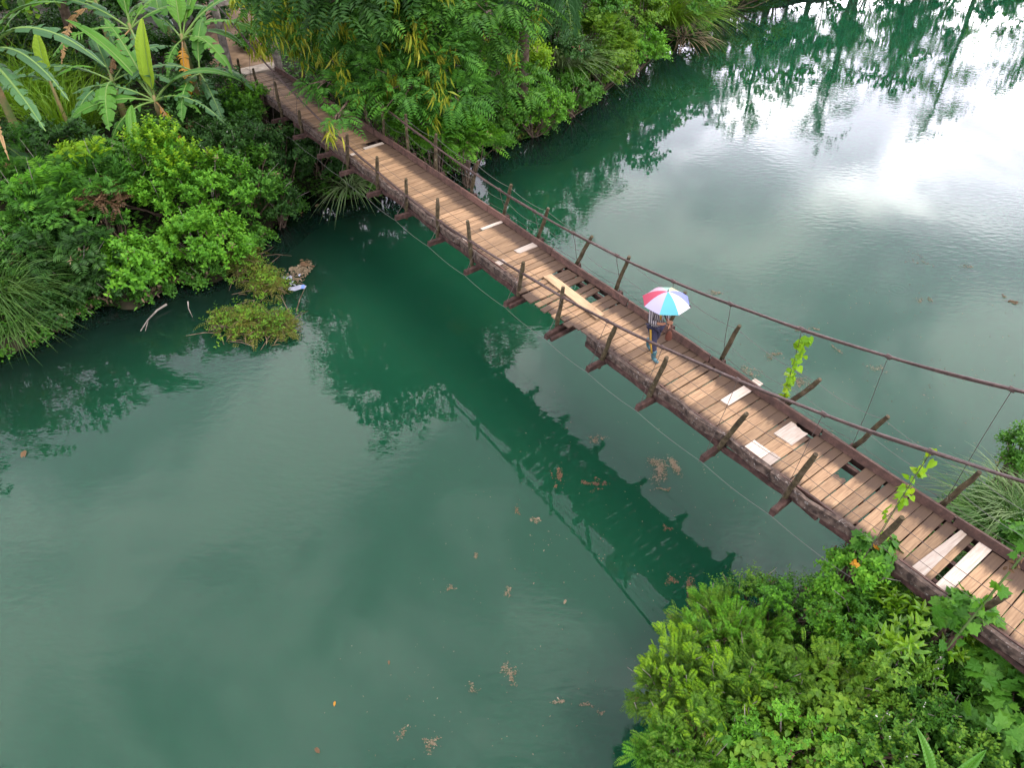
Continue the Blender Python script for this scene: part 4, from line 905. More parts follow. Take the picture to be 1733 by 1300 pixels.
shrub('rounded light green bush at the waterside, middle of the bank', 905, 190, 1.0, (1.25, .9, 1.0), 480, 'spray', 'bright', .4, 9, .15, .10, upb=.4)
shrub('low bank bush below the long grass tuft', 965, 160, .9, (1.3, 1.0, .9), 480, 'spray', 'mid', .4, 9, .15, .10, upb=.4)
shrub('bank bush with yellowish leaves jutting over the water', 1015, 122, 1.0, (1.4, 1.1, 1.0), 450, 'spray', 'olive', .45, 9, .17, .11, upb=.4)
shrub('bright small-leaved bank bush below the reed clump', 1072, 92, 1.0, (1.6, 1.2, .95), 510, 'spray', 'bright', .45, 9, .17, .12, upb=.4)
shrub('soft green slope bush left of the bright small-leaved one', 1010, 75, 1.9, (1.7, 1.4, 1.2), 495, 'frond', 'olive', .8, 9, .24, .07, upb=.5)
shrub('dark slope bush above the long grass tuft', 930, 90, 2.4, (1.4, 1.2, 1.2), 390, 'spray', 'dark', .6, 9, .22, .13, upb=.45)
shrub('yellow-flecked bush near the top edge, behind the bank bushes', 1075, 30, 2.0, (1.8, 1.4, 1.1), 390, 'spray', 'olive', .6, 9, .22, .14, upb=.5, tips=('lime', .15))
shrub('dark slope thicket at the top edge right of the palms', 985, 18, 3.0, (2.2, 1.6, 1.5), 480, 'spray', 'mid', .7, 9, .26, .15, upb=.5)
shrub('thicket at the top edge behind the reed clump', 1130, -10, 2.2, (2.6, 1.8, 1.6), 480, 'spray', 'mid', .7, 9, .28, .16, upb=.5)
shrub('low thicket along the shore at the top edge right of the reeds', 1240, -12, .9, (2.6, 1.5, 1.2), 450, 'spray', 'olive', .6, 9, .24, .15, upb=.4)

# palm whose fronds hang in at the top of the picture
def palm(label, u, v, zc, base_z, fr):
    c = at(u, v, zc); t = thing('palm_tree', label, 'palm tree', (c[0], c[1], base_z)); H = zc-base_z
    g = Geo(); g.tube([(0, 0, -.5), (.1, .05, H*.5), (0, 0, H)], [.26, .2, .17], 9); link('trunk', g.mesh('trunk', M['bark'], True), t)
    for az, L, e0, e1 in fr:
        n = 40; T = np.linspace(0, 1, n+1); e = np.radians(e0+(e1-e0)*T**1.1); P = np.zeros((n+1, 3))
        for i in range(n): P[i+1] = P[i]+L/n*np.array((math.cos(e[i]), 0, math.sin(e[i])))
        tan = np.gradient(P, axis=0); g = Geo()
        for sg in (-1, 1):
            i = np.arange(5, n+1); k = np.sin(math.pi*np.clip((i-3)/(n-1), 0.05, .95))**.5
            d = np.stack([unit(tan[i])[:, 0]*.55, np.full(len(i), sg*.75), unit(tan[i])[:, 2]*.5-.38], 1)+rng.normal(0, .06, (len(i), 3))
            g.leaves(P[i], d, (0, 0, 1), .85*k*L/3.2, .075, DIA)
        o = link('frond', g.mesh('frond', M['bandark']), t, (0, 0, H)); o.rotation_euler = (0, 0, R(az))
        r = Geo(); r.tube(P[::4], np.linspace(.035, .008, len(P[::4])), 5, False); link('rachis', r.mesh('rachis', M['midrib'], True), o)
palm('palm at the top edge, dark feather fronds hanging down over the bank', 885, -95, 7.2, 2.4, [(-95, 4.6, 30, -78), (-70, 4.8, 35, -70), (-45, 4.4, 40, -60), (-120, 4.2, 35, -70), (-20, 4, 45, -40), (20, 4, 50, -30), (90, 4, 50, -30), (150, 4, 45, -40), (200, 4, 40, -50), (-80, 4.0, 5, -85), (-55, 4.0, 5, -85)])

# taller trees whose tops lie above the frame: the river mirrors them
def tall(label, x, y, H, rr, m='mid', n=420, style='spray', trunk=.2, nc=8, low=.3):
    f = ground_at(x, y); cr = []
    for i in range(nc):
        a = i*2.4+x; q = low+(1-low)*(i+.5)/nc; r = rr*(1.05-.5*abs(q-.62)/.4)
        cr.append((math.cos(a)*r*.5, math.sin(a)*r*.5, H*q, r*.66, r*.66, r*.55))
    tree('tree', label, 'tree', f, H*.93, cr, trunk, m, 'bark', style, n, .46, .27, 1.1, 8, group='tall trees along the far bank')
TT = [(-7.0, 33.6, 19.0, 3.6), (-10.2, 35.5, 15.0, 3.0), (-3.6, 33.8, 15.0, 3.2), (-.6, 35.6, 11.0, 2.5), (2.2, 38.5, 8.0, 2.2), (5.2, 43.0, 7.4, 2.2), (8.0, 47.0, 6.6, 2.1), (-19.5, 27.0, 10.0, 2.6), (-24, 22, 9.5, 2.8), (-17.0, 30.5, 8.8, 2.2), (-23, 32, 11, 3.0), (-28, 17.5, 8.6, 2.8), (-21.5, 24.0, 8.6, 2.4), (-5.2, 36, 17, 3.4),
      (11, 53, 7.0, 2.0), (14.5, 56, 7.0, 2.2), (18, 57, 8.6, 2.4), (22, 60, 7.2, 2.4), (26, 62, 11.5, 2.8), (31.5, 63, 8.0, 2.4), (37, 65, 12.6, 2.4), (43, 65, 8, 2.6), (50, 66, 10, 3.0), (34, 68, 8.5, 3.0), (15, 61, 7.5, 2.6), (28, 66, 8.6, 2.8), (57, 66, 9.5, 3.0)]
ORD = 'first second third fourth fifth sixth seventh eighth ninth tenth eleventh twelfth thirteenth fourteenth fifteenth sixteenth seventeenth eighteenth nineteenth twentieth twenty-first twenty-second twenty-third twenty-fourth twenty-fifth twenty-sixth twenty-seventh'.split()
TT.sort(key=lambda t: t[0]/t[1])
for i, (x, y, H, rr) in enumerate(TT):
    tall('tall %s tree mirrored in the river, %s from the left along the far bank' % (('green', 'dark green', 'olive green')[i % 3], ORD[i]), x, y, H, rr, ('mid', 'dark', 'olive')[i % 3], 200 if y < 50 else 150, low=.3 if y < 50 else .22)
# the thicket that lines the far shore beyond the top of the picture
for i, (x, y) in enumerate(sorted([(14, 52.2), (17.5, 54.2), (21.5, 56), (25, 57.5), (29, 59), (33, 60.2), (38, 61), (43, 61.8), (48.5, 62), (55, 62), (20, 58.5), (31, 62.5)], key=lambda t: t[0]/t[1])):
    gz = float(ground_z(x, y)); g = Geo(); d, p = dome(150, (2.6, 2.0, 2.9), 900+i*3, .4, .5, -.1); D = unit(d*.6+UP*.4+rng.normal(0, .25, d.shape)); spray(g, p+UP*1.0, D, .9*rng.uniform(.7, 1.2, 150), 8, .42, .26)
    st = Geo(); stalks(st, np.zeros((8, 3)), p[:8]+UP, .05)
    plant('shrub', 'big thicket mirrored at the top right of the river, %s from the left' % ORD[i], 'shrub', (x, y, max(gz, .1)-.1), [('foliage', g, ('mid', 'dark')[i % 2])], st, 'thickets lining the far shore')

# ---- near right bank
def near(label, u, v, zc, rad, n, **k): return shrub(label, u, v, zc, rad, n, **k)
FE = dict(style='frond', nl=12, L=.072, W=.019, upb=.5, amp=.55, rmin=.3)
near('feathery yellow-green bush at the water, leftmost of the near bank', 1160, 1180, 1.15, (.72, .7, .8), 972, m='olive', ln=.28, tips=('lime', .12), **FE)
near('feathery bush at the bottom edge over the water', 1150, 1285, 1.2, (.75, .6, .75), 864, m='bright', ln=.30, tips=('olive', .3), **FE)
near('feathery green bush behind the leftmost one, under the bridge shadow', 1235, 1100, 1.0, (.85, .7, .8), 1026, m='olive', ln=.30, tips=('bright', .3), **FE)
near('twiggy bush reaching out to the floating leaves', 1265, 1025, .6, (.65, .55, .5), 330, style='spray', m='mid', ln=.30, nl=9, L=.08, W=.042, upb=.35, amp=.5, tips=('olive', .2))
near('leafy bush in the gap below the bridge', 1340, 1045, .9, (.75, .6, .7), 460, style='spray', m='mid', ln=.3, nl=9, L=.085, W=.048, upb=.45, amp=.5, tips=('bright', .2))
near('feathery growth covering the shore between the two feathery bushes', 1255, 1230, 1.25, (.9, .7, .75), 1026, m='olive', ln=.3, tips=('lime', .1), **FE)
near('creeper mound with pale green heart leaves in the bottom middle', 1400, 1190, 1.65, (1.0, .75, .65), 1500, style='cover', m='olive', L=.11, W=.085, tm=HEART, rmin=.55, amp=.6, tips=None)
near('feathery sprigs standing out of the heart-leaved creeper', 1390, 1180, 1.75, (.95, .7, .6), 351, m='olive', ln=.26, **FE)
near('small-leaved creeper mound at the bottom edge below the heart leaves', 1330, 1280, 1.65, (1.0, .55, .65), 1500, style='cover', m='olive', L=.09, W=.065, tm=HEART, rmin=.5, amp=.6)
near('leafy sprigs at the bottom edge through the small-leaved creeper', 1330, 1270, 1.7, (1.0, .55, .65), 260, style='spray', m='bright', ln=.26, nl=9, L=.085, W=.045, upb=.5, amp=.5)
near('feathery growth mixed into the creeper left of the heart leaves', 1300, 1165, 1.45, (.75, .6, .65), 837, m='bright', ln=.3, tips=('olive', .4), **FE)
near('bush with large glossy lime leaves just below the bridge', 1540, 1085, 2.1, (.72, .5, .55), 52, style='spray', m='gloss', ln=.5, nl=10, L=.25, W=.085, tm=OVAL, upb=.3, rmin=.75, amp=.5, droop=.5)
near('mid green leaves filling beneath the glossy lime bush', 1470, 1075, 1.55, (.8, .65, .7), 760, style='spray', m='bright', ln=.3, nl=9, L=.10, W=.055, upb=.45, amp=.5, tips=('mid', .4))
near('climbing bush with broad pointed leaves against the rotting bridge edge', 1450, 985, 2.0, (.52, .5, .75), 560, style='spray', m='bright', ln=.28, nl=8, L=.105, W=.068, tm=OVAL, upb=.4, amp=.5)
near('lobed creeper over the bridge edge, with two orange leaves', 1482, 932, 2.92, (.34, .28, .26), 150, style='cover', m='vine', L=.18, W=.17, tm=LOBED, rmin=.5, amp=.5)
near('lobed creeper heaped on the bridge edge by the cut-off post', 1632, 1035, 2.95, (.44, .32, .30), 230, style='cover', m='vine', L=.21, W=.20, tm=LOBED, rmin=.5, amp=.5)
near('dark lobed creeper below the bridge at the right edge', 1680, 1130, 2.2, (.8, .5, .6), 420, style='cover', m='vine', L=.22, W=.21, tm=LOBED, rmin=.5, amp=.5)
near('dark mixed bush with tiny white flowers in the bottom right', 1590, 1215, 1.6, (1.0, .7, .75), 900, style='spray', m='mid', ln=.28, nl=9, L=.09, W=.052, upb=.5, amp=.55, flowers=18)
near('olive growth between the lime bush and the heart-leaved creeper', 1490, 1170, 1.6, (.8, .6, .65), 620, style='spray', m='olive', ln=.28, nl=9, L=.085, W=.05, upb=.5, amp=.55, flowers=6)
near('lobed creeper in the bottom right corner', 1720, 1235, 2.0, (.75, .65, .6), 420, style='cover', m='mid', L=.22, W=.2, tm=LOBED, rmin=.5, amp=.5)
near('dark leafy bush along the bottom edge right of the middle', 1540, 1300, 1.6, (1.1, .6, .7), 800, style='spray', m='mid', ln=.3, nl=9, L=.095, W=.055, upb=.5, amp=.5, flowers=6, tips=('olive', .2))
near('green weeds under the end of the bridge', 1600, 1020, 1.2, (1.0, .8, .8), 420, style='spray', m='dark', ln=.35, nl=9, L=.12, W=.065, upb=.4)
near('small broad-leaved shrub at the right edge over the water', 1728, 775, 1.5, (.34, .34, .55), 190, style='spray', m='mid', ln=.3, nl=8, L=.12, W=.065, upb=.4, tm=OVAL)
near('lobed creeper among the long grass at the right edge', 1722, 915, 2.2, (.38, .35, .35), 160, style='cover', m='vine', L=.19, W=.18, tm=LOBED, rmin=.6)
near('broad-leaved creeper patch on the feathery growth near the bottom edge', 1265, 1245, 1.75, (.5, .4, .35), 70, style='cover', m='mid', L=.15, W=.14, tm=LOBED, rmin=.7, amp=.4)
near('lobed leaves breaking through the small-leaved creeper at the bottom', 1425, 1262, 1.9, (.5, .4, .35), 80, style='cover', m='bright', L=.15, W=.14, tm=LOBED, rmin=.7, amp=.4)
near('yellowing round leaves on the creeper left of the heart-leaved mound', 1340, 1130, 1.75, (.35, .3, .25), 26, style='cover', m='lime', L=.12, W=.12, tm=HEART, rmin=.8, amp=.4)
banana('young banana plant at the bottom edge, two leaf tips showing', 1575, 1362, 2.0, .8, [
    lf(110, .95, .19, 70, 25, .03, n=18, fold=1.1), lf(35, .95, .18, 70, 40, .03, n=18, fold=1.1), lf(-20, .9, .3, 50, 0, .1, n=18), lf(200, .9, .3, 50, 0, .1, n=18)], .06, 'banana plants on the near bank')

# ------------------------------------------------------------------ the walker and the umbrella
def skin(name, verts, edges, rads, m, parent, root=0, sub=2, smooth=True):
    me = bpy.data.meshes.new(name); me.from_pydata([tuple(v) for v in verts], edges, []); me.update()
    o = bpy.data.objects.new('tmp', me); COL.objects.link(o)
    md = o.modifiers.new('skin', 'SKIN'); md.use_smooth_shade = True
    for i, sv in enumerate(me.skin_vertices[0].data):
        r = rads[i]; sv.radius = r if isinstance(r, tuple) else (r, r); sv.use_root = (i == root)
    ss = o.modifiers.new('sub', 'SUBSURF'); ss.levels = sub; ss.render_levels = sub
    dg = bpy.context.evaluated_depsgraph_get(); ev = o.evaluated_get(dg); out = bpy.data.meshes.new_from_object(ev); out.name = name
    bpy.data.objects.remove(o); out.materials.clear(); out.materials.append(m)
    for p in out.polygons: p.use_smooth = smooth
    return link(name, out, parent)
M['skin'] = mat('skin', (.24, .115, .065), .55); M['hair'] = mat('hair', (.012, .010, .009), .5)
M['trousers'] = mat('navy_trousers', (.022, .022, .045), .85); M['stripe'] = mat('yellow_stripe', (.27, .16, .02), .8)
M['boot'] = mat('teal_rubber', (.018, .075, .09), .4, .5); M['bag'] = mat('red_brown_cloth', (.075, .024, .014), .9)
M['shirt'] = mat('striped_shirt', None, .85)
def shirt():
    t = M['shirt'].node_tree; tc = nd(t, 'ShaderNodeTexCoord'); w = nd(t, 'ShaderNodeTexWave', wave_type='BANDS', bands_direction='X'); mp = nd(t, 'ShaderNodeMapping')
    mp.inputs['Rotation'].default_value = (0, 0, R(38)); t.links.new(tc.outputs['Object'], mp.inputs[0]); t.links.new(mp.outputs[0], w.inputs['Vector']); w.inputs['Scale'].default_value = 7.5; w.inputs['Distortion'].default_value = .6
    r = ramp(t, [(.42, (.03, .026, .036)), (.58, (.26, .24, .23))]); t.links.new(w.outputs[0], r.inputs[0]); t.links.new(r.outputs[0], t.nodes['Principled BSDF'].inputs['Base Color'])
shirt()
ff = at(1105, 611, 2.88); PO = ff-np.array((.017, -.188, 0)); PYAW = R(-142.8)
person = thing('person', 'person in striped shirt, dark trousers and teal rubber boots walking on the bridge', 'person', tuple(PO)); person.rotation_euler = (0, 0, PYAW)
hipz = .80
def body():
    v = [(0, 0, .84), (.0, .005, 1.0), (0, .0, 1.15), (0, .0, 1.27), (0, .015, 1.345), (0, .03, 1.41), (0, .035, 1.49),       # pelvis..head top 0-6
         (.085, .01, .80), (.10, .10, .46), (.10, .15, .10),                                                                  # right leg 7-9
         (-.085, -.01, .80), (-.10, -.01, .46), (-.10, -.20, .12),                                                            # left leg 10-12
         (.165, -.005, 1.25), (.225, .03, 1.02), (.11, .24, 1.02), (.055, .30, 1.06),                                          # right arm 13-16
         (-.165, -.005, 1.25), (-.225, .04, 1.01), (-.08, .25, .97), (-.03, .30, .98)]                                         # left arm 17-20
    e = [(0, 1), (1, 2), (2, 3), (3, 4), (4, 5), (5, 6), (0, 7), (7, 8), (8, 9), (0, 10), (10, 11), (11, 12), (3, 13), (13, 14), (14, 15), (15, 16), (3, 17), (17, 18), (18, 19), (19, 20)]
    r = [(.13, .095), (.12, .09), (.135, .095), (.12, .08), .045, (.072, .088), (.06, .075), .085, .06, .04, .085, .06, .04, .05, .038, .030, .026, .05, .038, .030, .026]
    return v, e, r
v, e, r = body(); skin('body', v, e, r, M['skin'], person)
# hands: a palm and five bent fingers closed round the shaft / the bag strap
def hand(name, c, ax, side, curl):
    c = np.array(c, float); vs = [tuple(c-np.array(ax)*.03), tuple(c), tuple(c+np.array(ax)*.035)]; es = [(0, 1), (1, 2)]; rs = [.022, (.030, .018), (.032, .016)]
    for k in range(4):
        z = (k-1.5)*.017; ln = (.045, .052, .048, .038)[k]; b = c+np.array(ax)*.045+np.array((0, 0, -z)); n0 = len(vs)
        vs += [tuple(b), tuple(b+np.array(ax)*ln*.6+np.array((side*.012, 0, 0))), tuple(b+np.array(ax)*ln*.55+np.array((side*(.012+curl), 0, 0)))]
        es += [(2, n0), (n0, n0+1), (n0+1, n0+2)]; rs += [.010, .009, .008]
    n0 = len(vs); b = c+np.array((side*.02, 0, .025)); vs += [tuple(b), tuple(b+np.array(ax)*.03+np.array((side*.018, 0, .012))), tuple(b+np.array(ax)*.05+np.array((side*.02, 0, .004)))]
    es += [(1, n0), (n0, n0+1), (n0+1, n0+2)]; rs += [.012, .010, .009]
    skin(name, vs, es, rs, M['skin'], person)
hand('hand', (.03, .325, 1.075), (-.55, .83, 0), -1, .03); hand('hand', (-.02, .315, .985), (.6, .8, 0), 1, .03)
# face and hair
def face():
    g = Geo()
    for sx in (-.03, .03): g.box((sx, .118, 1.445), (1, 0, 0), (0, 1, 0), (0, 0, 1), .022, .012, .010)
    link('eyes', g.mesh('eyes', M['hair']), person)
    g = Geo(); g.box((0, .128, 1.42), (1, 0, 0), (0, 1, 0), (0, 0, 1), .026, .03, .04, .5); link('nose', g.mesh('nose', M['skin'], True), person)
    g = Geo(); g.box((0, .115, 1.385), (1, 0, 0), (0, 1, 0), (0, 0, 1), .045, .012, .010); link('mouth', g.mesh('mouth', M['bag']), person)
    for sx in (-1, 1):
        g = Geo(); g.tube([(sx*.078, .03, 1.41), (sx*.086, .02, 1.44), (sx*.08, .03, 1.465)], [.008, .014, .008], 6); link('ear', g.mesh('ear', M['skin'], True), person)
face()
skin('hair', [(0, .01, 1.50), (0, -.03, 1.45), (0, -.045, 1.36)], [(0, 1), (1, 2)], [(.078, .09), (.084, .075), (.06, .04)], M['hair'], person)
# shirt: torso to below the hips, sleeves to the elbow and past it
skin('shirt', [(0, 0, .80), (0, .005, .94), (0, .005, 1.08), (0, 0, 1.2), (0, 0, 1.27), (0, .012, 1.315), (.175, -.005, 1.245), (.235, .03, 1.02), (.155, .17, 1.02), (-.175, -.005, 1.245), (-.235, .04, 1.01), (-.14, .18, .98)],
     [(0, 1), (1, 2), (2, 3), (3, 4), (4, 5), (4, 6), (6, 7), (7, 8), (4, 9), (9, 10), (10, 11)],
     [(.185, .135), (.170, .125), (.155, .118), (.16, .112), (.13, .09), (.06, .06), .066, .058, .05, .066, .058, .05], M['shirt'], person, 2)
skin('trousers', [(0, 0, .86), (.09, .01, .78), (.105, .095, .46), (.10, .14, .22), (-.09, -.01, .78), (-.105, -.015, .46), (-.10, -.15, .22)], [(0, 1), (1, 2), (2, 3), (0, 4), (4, 5), (5, 6)],
     [(.15, .115), .105, .082, .068, .105, .082, .068], M['trousers'], person)
g = Geo(); g.tube([(.185, .04, .80), (.188, .075, .6), (.186, .115, .42), (.168, .150, .24)], [.026, .024, .022, .02], 6); link('trouser_stripe', g.mesh('stripe', M['stripe'], True), person)
g = Geo(); g.tube([(.05, .085, 1.33), (.065, .128, 1.2), (.05, .150, 1.05)], [.018, .022, .016], 6); link('neck_cloth', g.mesh('neck_cloth', M['stripe'], True), person)
for x, y, zz, tilt in ((.10, .15, 0, 0), (-.10, -.20, .02, .2)):
    skin('boot', [(x, y, .30), (x, y+.005, .16), (x, y+.01, .07+zz), (x, y+.09, .048+zz*.4), (x, y+.165, .042)], [(0, 1), (1, 2), (2, 3), (3, 4)], [.070, .058, (.052, .055), (.046, .040), (.042, .030)], M['boot'], person)
M['bag'].use_backface_culling = False
def bag():
    c = PO+np.array((*( -BA*.30), 0))+np.array((*(BN*.10), .70)); t = thing('cloth_bag', 'red-brown cloth bag hanging from the hand of the walking person', 'bag', tuple(c))
    o = skin('bag_body', [(0, 0, .10), (0, 0, .02), (0, 0, -.10), (0, 0, -.16)], [(0, 1), (1, 2), (2, 3)], [(.03, .03), (.075, .045), (.085, .05), (.06, .04)], M['bag'], t)
    g = Geo(); g.tube([(-.04, 0, .06), (-.02, 0, .2), (.0, 0, .29), (.02, 0, .2), (.04, 0, .06)], .008, 5); link('strap', g.mesh('strap', M['bag'], True), t)
bag()
def umbrella():
    apex = at(1130.5, 493.5, 2.88+1.80); t = thing('umbrella', 'open umbrella with red, white, cyan, blue and pale panels over the walking person', 'umbrella', (apex[0], apex[1], 2.88+1.06))
    hz = 1.80-1.06; Rr, Hh = .485, .235
    cols = [('cyan', (.08, .33, .38), -92), ('white', (.52, .52, .55), -47), ('blue', (.16, .19, .46), -2), ('cream', (.42, .40, .24), 43), ('mint', (.22, .38, .30), 88), ('pinkish_white', (.46, .34, .40), 133), ('red', (.40, .06, .10), 178), ('lavender_white', (.36, .34, .48), 223)]
    def prof(r, a_half, f):     # f -1..1 across the panel; the cloth dips between ribs
        dip = (1-f*f)*.035*r
        return hz-Hh*(r**2.1)*(1.0)-dip*.3
    for nm, c, ang in cols:
        V = []; nr, na = 7, 6
        for i in range(nr+1):
            r = max(.012, i/nr)
            for j in range(na+1):
                f = -1+2*j/na; a = R(ang+f*22.5); rr = r*Rr*(1-(1-f*f)*.085*r)
                V.append((rr*math.cos(a), rr*math.sin(a), prof(r, 0, f)))
        Q = [(i*(na+1)+j, (i+1)*(na+1)+j, (i+1)*(na+1)+j+1, i*(na+1)+j+1) for i in range(nr) for j in range(na)]
        mm = bpy.data.materials.get('umbrella_'+nm) or leaf_mat('umbrella_'+nm, [c, c], .25, .6, .3, 'island', (1, 1, 1))
        link('canopy_panel', mesh_np('canopy_panel', V, Q, [mm], True), t, None, None, nm.replace('_', ' ')+' canopy panel')
    M['steel'] = mat('umbrella_steel', (.12, .12, .13), .35, .5); M['black'] = mat('black_plastic', (.012, .012, .012), .4)
    for k in range(8):
        a = R(-69.5+45*k); d = np.array((math.cos(a), math.sin(a), 0)); g = Geo()
        g.tube([d*r*Rr+UP*(prof(r, 0, 1)-.008) for r in np.linspace(.02, 1.02, 7)], .004, 4); link('rib', g.mesh('rib', M['steel']), t)
        g = Geo(); g.tube([d*.01+UP*(hz-.30), d*Rr*.5+UP*(prof(.5, 0, 1)-.01)], .0035, 4); link('stretcher', g.mesh('stretcher', M['steel']), t)
    hp = PO+np.array((*(-BA*.325), 1.07)); base = hp-np.array((apex[0], apex[1], 2.88+1.06)); base[2] = 0
    base = base*1.0
    g = Geo(); g.tube([base*.98-UP*.10, base*.5+UP*.3, UP*(hz+.05)], .009, 6); link('shaft', g.mesh('shaft', M['steel']), t)
    g = Geo(); g.tube([base*1.0-UP*.16, base*.98-UP*.03], .016, 8); link('handle', g.mesh('handle', M['black']), t)
    g = Geo(); g.tube([UP*(hz-.005), UP*(hz+.055)], [.012, .005], 6); link('ferrule', g.mesh('ferrule', M['black']), t)
    g = Geo(); a = R(-24); d = np.array((math.cos(a), math.sin(a), 0)); g.tube([d*Rr*.93+UP*(prof(.93, 0, 1)+.012), d*Rr*1.0+UP*(prof(1, 0, 1)+.006), d*Rr*.98+np.array((0, .06, -.01))+UP*prof(1, 0, 1)], .012, 5); link('closing_strap', g.mesh('closing_strap', M['black']), t)
umbrella()

# ------------------------------------------------------------------ creepers on the bridge
def vine(label, P, n, L, W, m='vine', tm=LOBED, rad=.007, spread=.05, dry=0, cat='creeper'):
    P = np.asarray(P, float); c = P[len(P)//2]; t = thing('creeper_vine', label, cat, tuple(c)); g = Geo(); s = np.linspace(0, 1, len(P))
    gs = Geo(); gs.tube(P-c+rng.normal(0, .012, P.shape), rad, 5, False); link('vine_stem', gs.mesh('vine_stem', M['stem']), t)
    f = rng.uniform(0, 1, n); p = np.stack([np.interp(f, s, P[:, i]) for i in range(3)], 1)-c+rng.normal(0, spread, (n, 3))
    d = rng.normal(0, .7, (n, 3))-UP*.8; nn = rng.normal(0, .6, (n, 3))+np.array((0, -.8, .8)); k = rng.uniform(.55, 1.15, n)
    g.leaves(p, d, nn, L*k, W*k, tm); link('leaves', g.mesh('leaves', M[m]), t, None, 'stuff')
    if dry:
        g = Geo(); f = rng.uniform(0, .5, dry); p = np.stack([np.interp(f, s, P[:, i]) for i in range(3)], 1)-c+rng.normal(0, .03, (dry, 3))
        g.leaves(p, rng.normal(0, .5, (dry, 3))-UP, rng.normal(0, 1, (dry, 3)), .09, .05, OVAL); link('dry_leaves', g.mesh('dry_leaves', M['brownleaf']), t, None, 'stuff')
def hang(T, w, i, tip): s = beams[i][0] if w < 0 else beams[i][1]; return BPa(s-.06, w, cable_z(T, s-.06)), tip[i]
q, p = hang(FC, .9, 5, tipF)
vine('bright creeper hanging beside the hanger beyond the far railing', [q+(p-q)*f+np.array((.06, 0, 0)) for f in (.10, .3, .5)], 30, .15, .13, 'lime', HEART, spread=.055)
vine('bright creeper lower on the same far hanger, touching the curb', [q+(p-q)*f+np.array((-.02, 0, 0)) for f in (.50, .65, .8, .97)], 30, .16, .14, 'lime', LOBED, spread=.05)
q, p = hang(NC, -.9, 3, tipN); p2 = at(1488, 905, 2.98)
vine('thin creeper climbing from the deck edge to the near cable', [q, q+(p2-q)*.3+UP*.03, q+(p2-q)*.6, p2], 44, .15, .12, 'lime', HEART, spread=.045)
q, p = hang(NC, -.9, 2, tipN)
vine('creeper with dried leaves above and lobed green leaves below on the rightmost near hanger', [q, q+(p-q)*.3, q+(p-q)*.6, p], 34, .19, .18, 'vine', LOBED, .014, .05, 46)
vine('leafy creeper strung along the near cable beyond the right edge', [BPa(s, -.95, cable_z(NC, s)-.06) for s in np.linspace(1.0, -3.6, 9)], 150, .22, .2, 'vine', LOBED, .01, .06)
def orange_leaf(u, v, z):
    c = at(u, v, z); g = Geo(); d = rng.normal(0, .6, (4, 3)); g.leaves(np.zeros((4, 3)), d, (0, -.5, 1)+rng.normal(0, .2, (4, 3)), .12, .09, LOBED); return g.mesh('withered_leaf', M['orange']), tuple(c)
for (u, v, lab) in ((1487, 928, 'upper orange withered leaf on the creeper at the bridge edge'), (1450, 952, 'lower orange withered leaf on the creeper left of the bridge edge')):
    me, c = orange_leaf(u, v, 3.12 if v < 940 else 2.95); link('withered_leaf', me, None, c, None, lab, 'leaf')
def yucca_tip(): pass

# ------------------------------------------------------------------ things in the water
def raft(label, u, v, ru, rv, n, L=.10, m='debris', name='floating_debris', cat='floating leaves', z=.006, ang=None, group='patches of floating leaves'):
    """leaf litter drifted together: a few uneven smears of flat flakes of all sizes"""
    c = at(u, v); g = Geo(); sx = np.linalg.norm(at(u+ru, v)-c); sy = np.linalg.norm(at(u, v+rv)-c); nb = int(rng.integers(3, 7))
    B = rng.normal(0, .42, (nb, 2)); bs = rng.uniform(.10, .42, nb); w = rng.uniform(.2, 1, nb); w /= w.sum(); b = rng.choice(nb, n, p=w); an = rng.uniform(0, 3.14, nb)[b]
    a0, b0 = rng.normal(0, 1, n)*bs[b], rng.normal(0, .45, n)*bs[b]
    x = (B[b, 0]+a0*np.cos(an)-b0*np.sin(an))*sx; y = (B[b, 1]+a0*np.sin(an)+b0*np.cos(an))*sy
    P = np.stack([x, y, z+rng.uniform(0, .012, n)], 1); d = rng.normal(0, 1, (n, 3))*[1, 1, .04]; k = np.exp(rng.normal(-.5, .42, n))
    g.leaves(P, d, UP+rng.normal(0, .1, (n, 3)), L*k, L*.5*k*rng.uniform(.5, 1.4, n), OVAL)
    link(name, g.mesh(name, M[m]), None, tuple(c), None, label, cat, group)
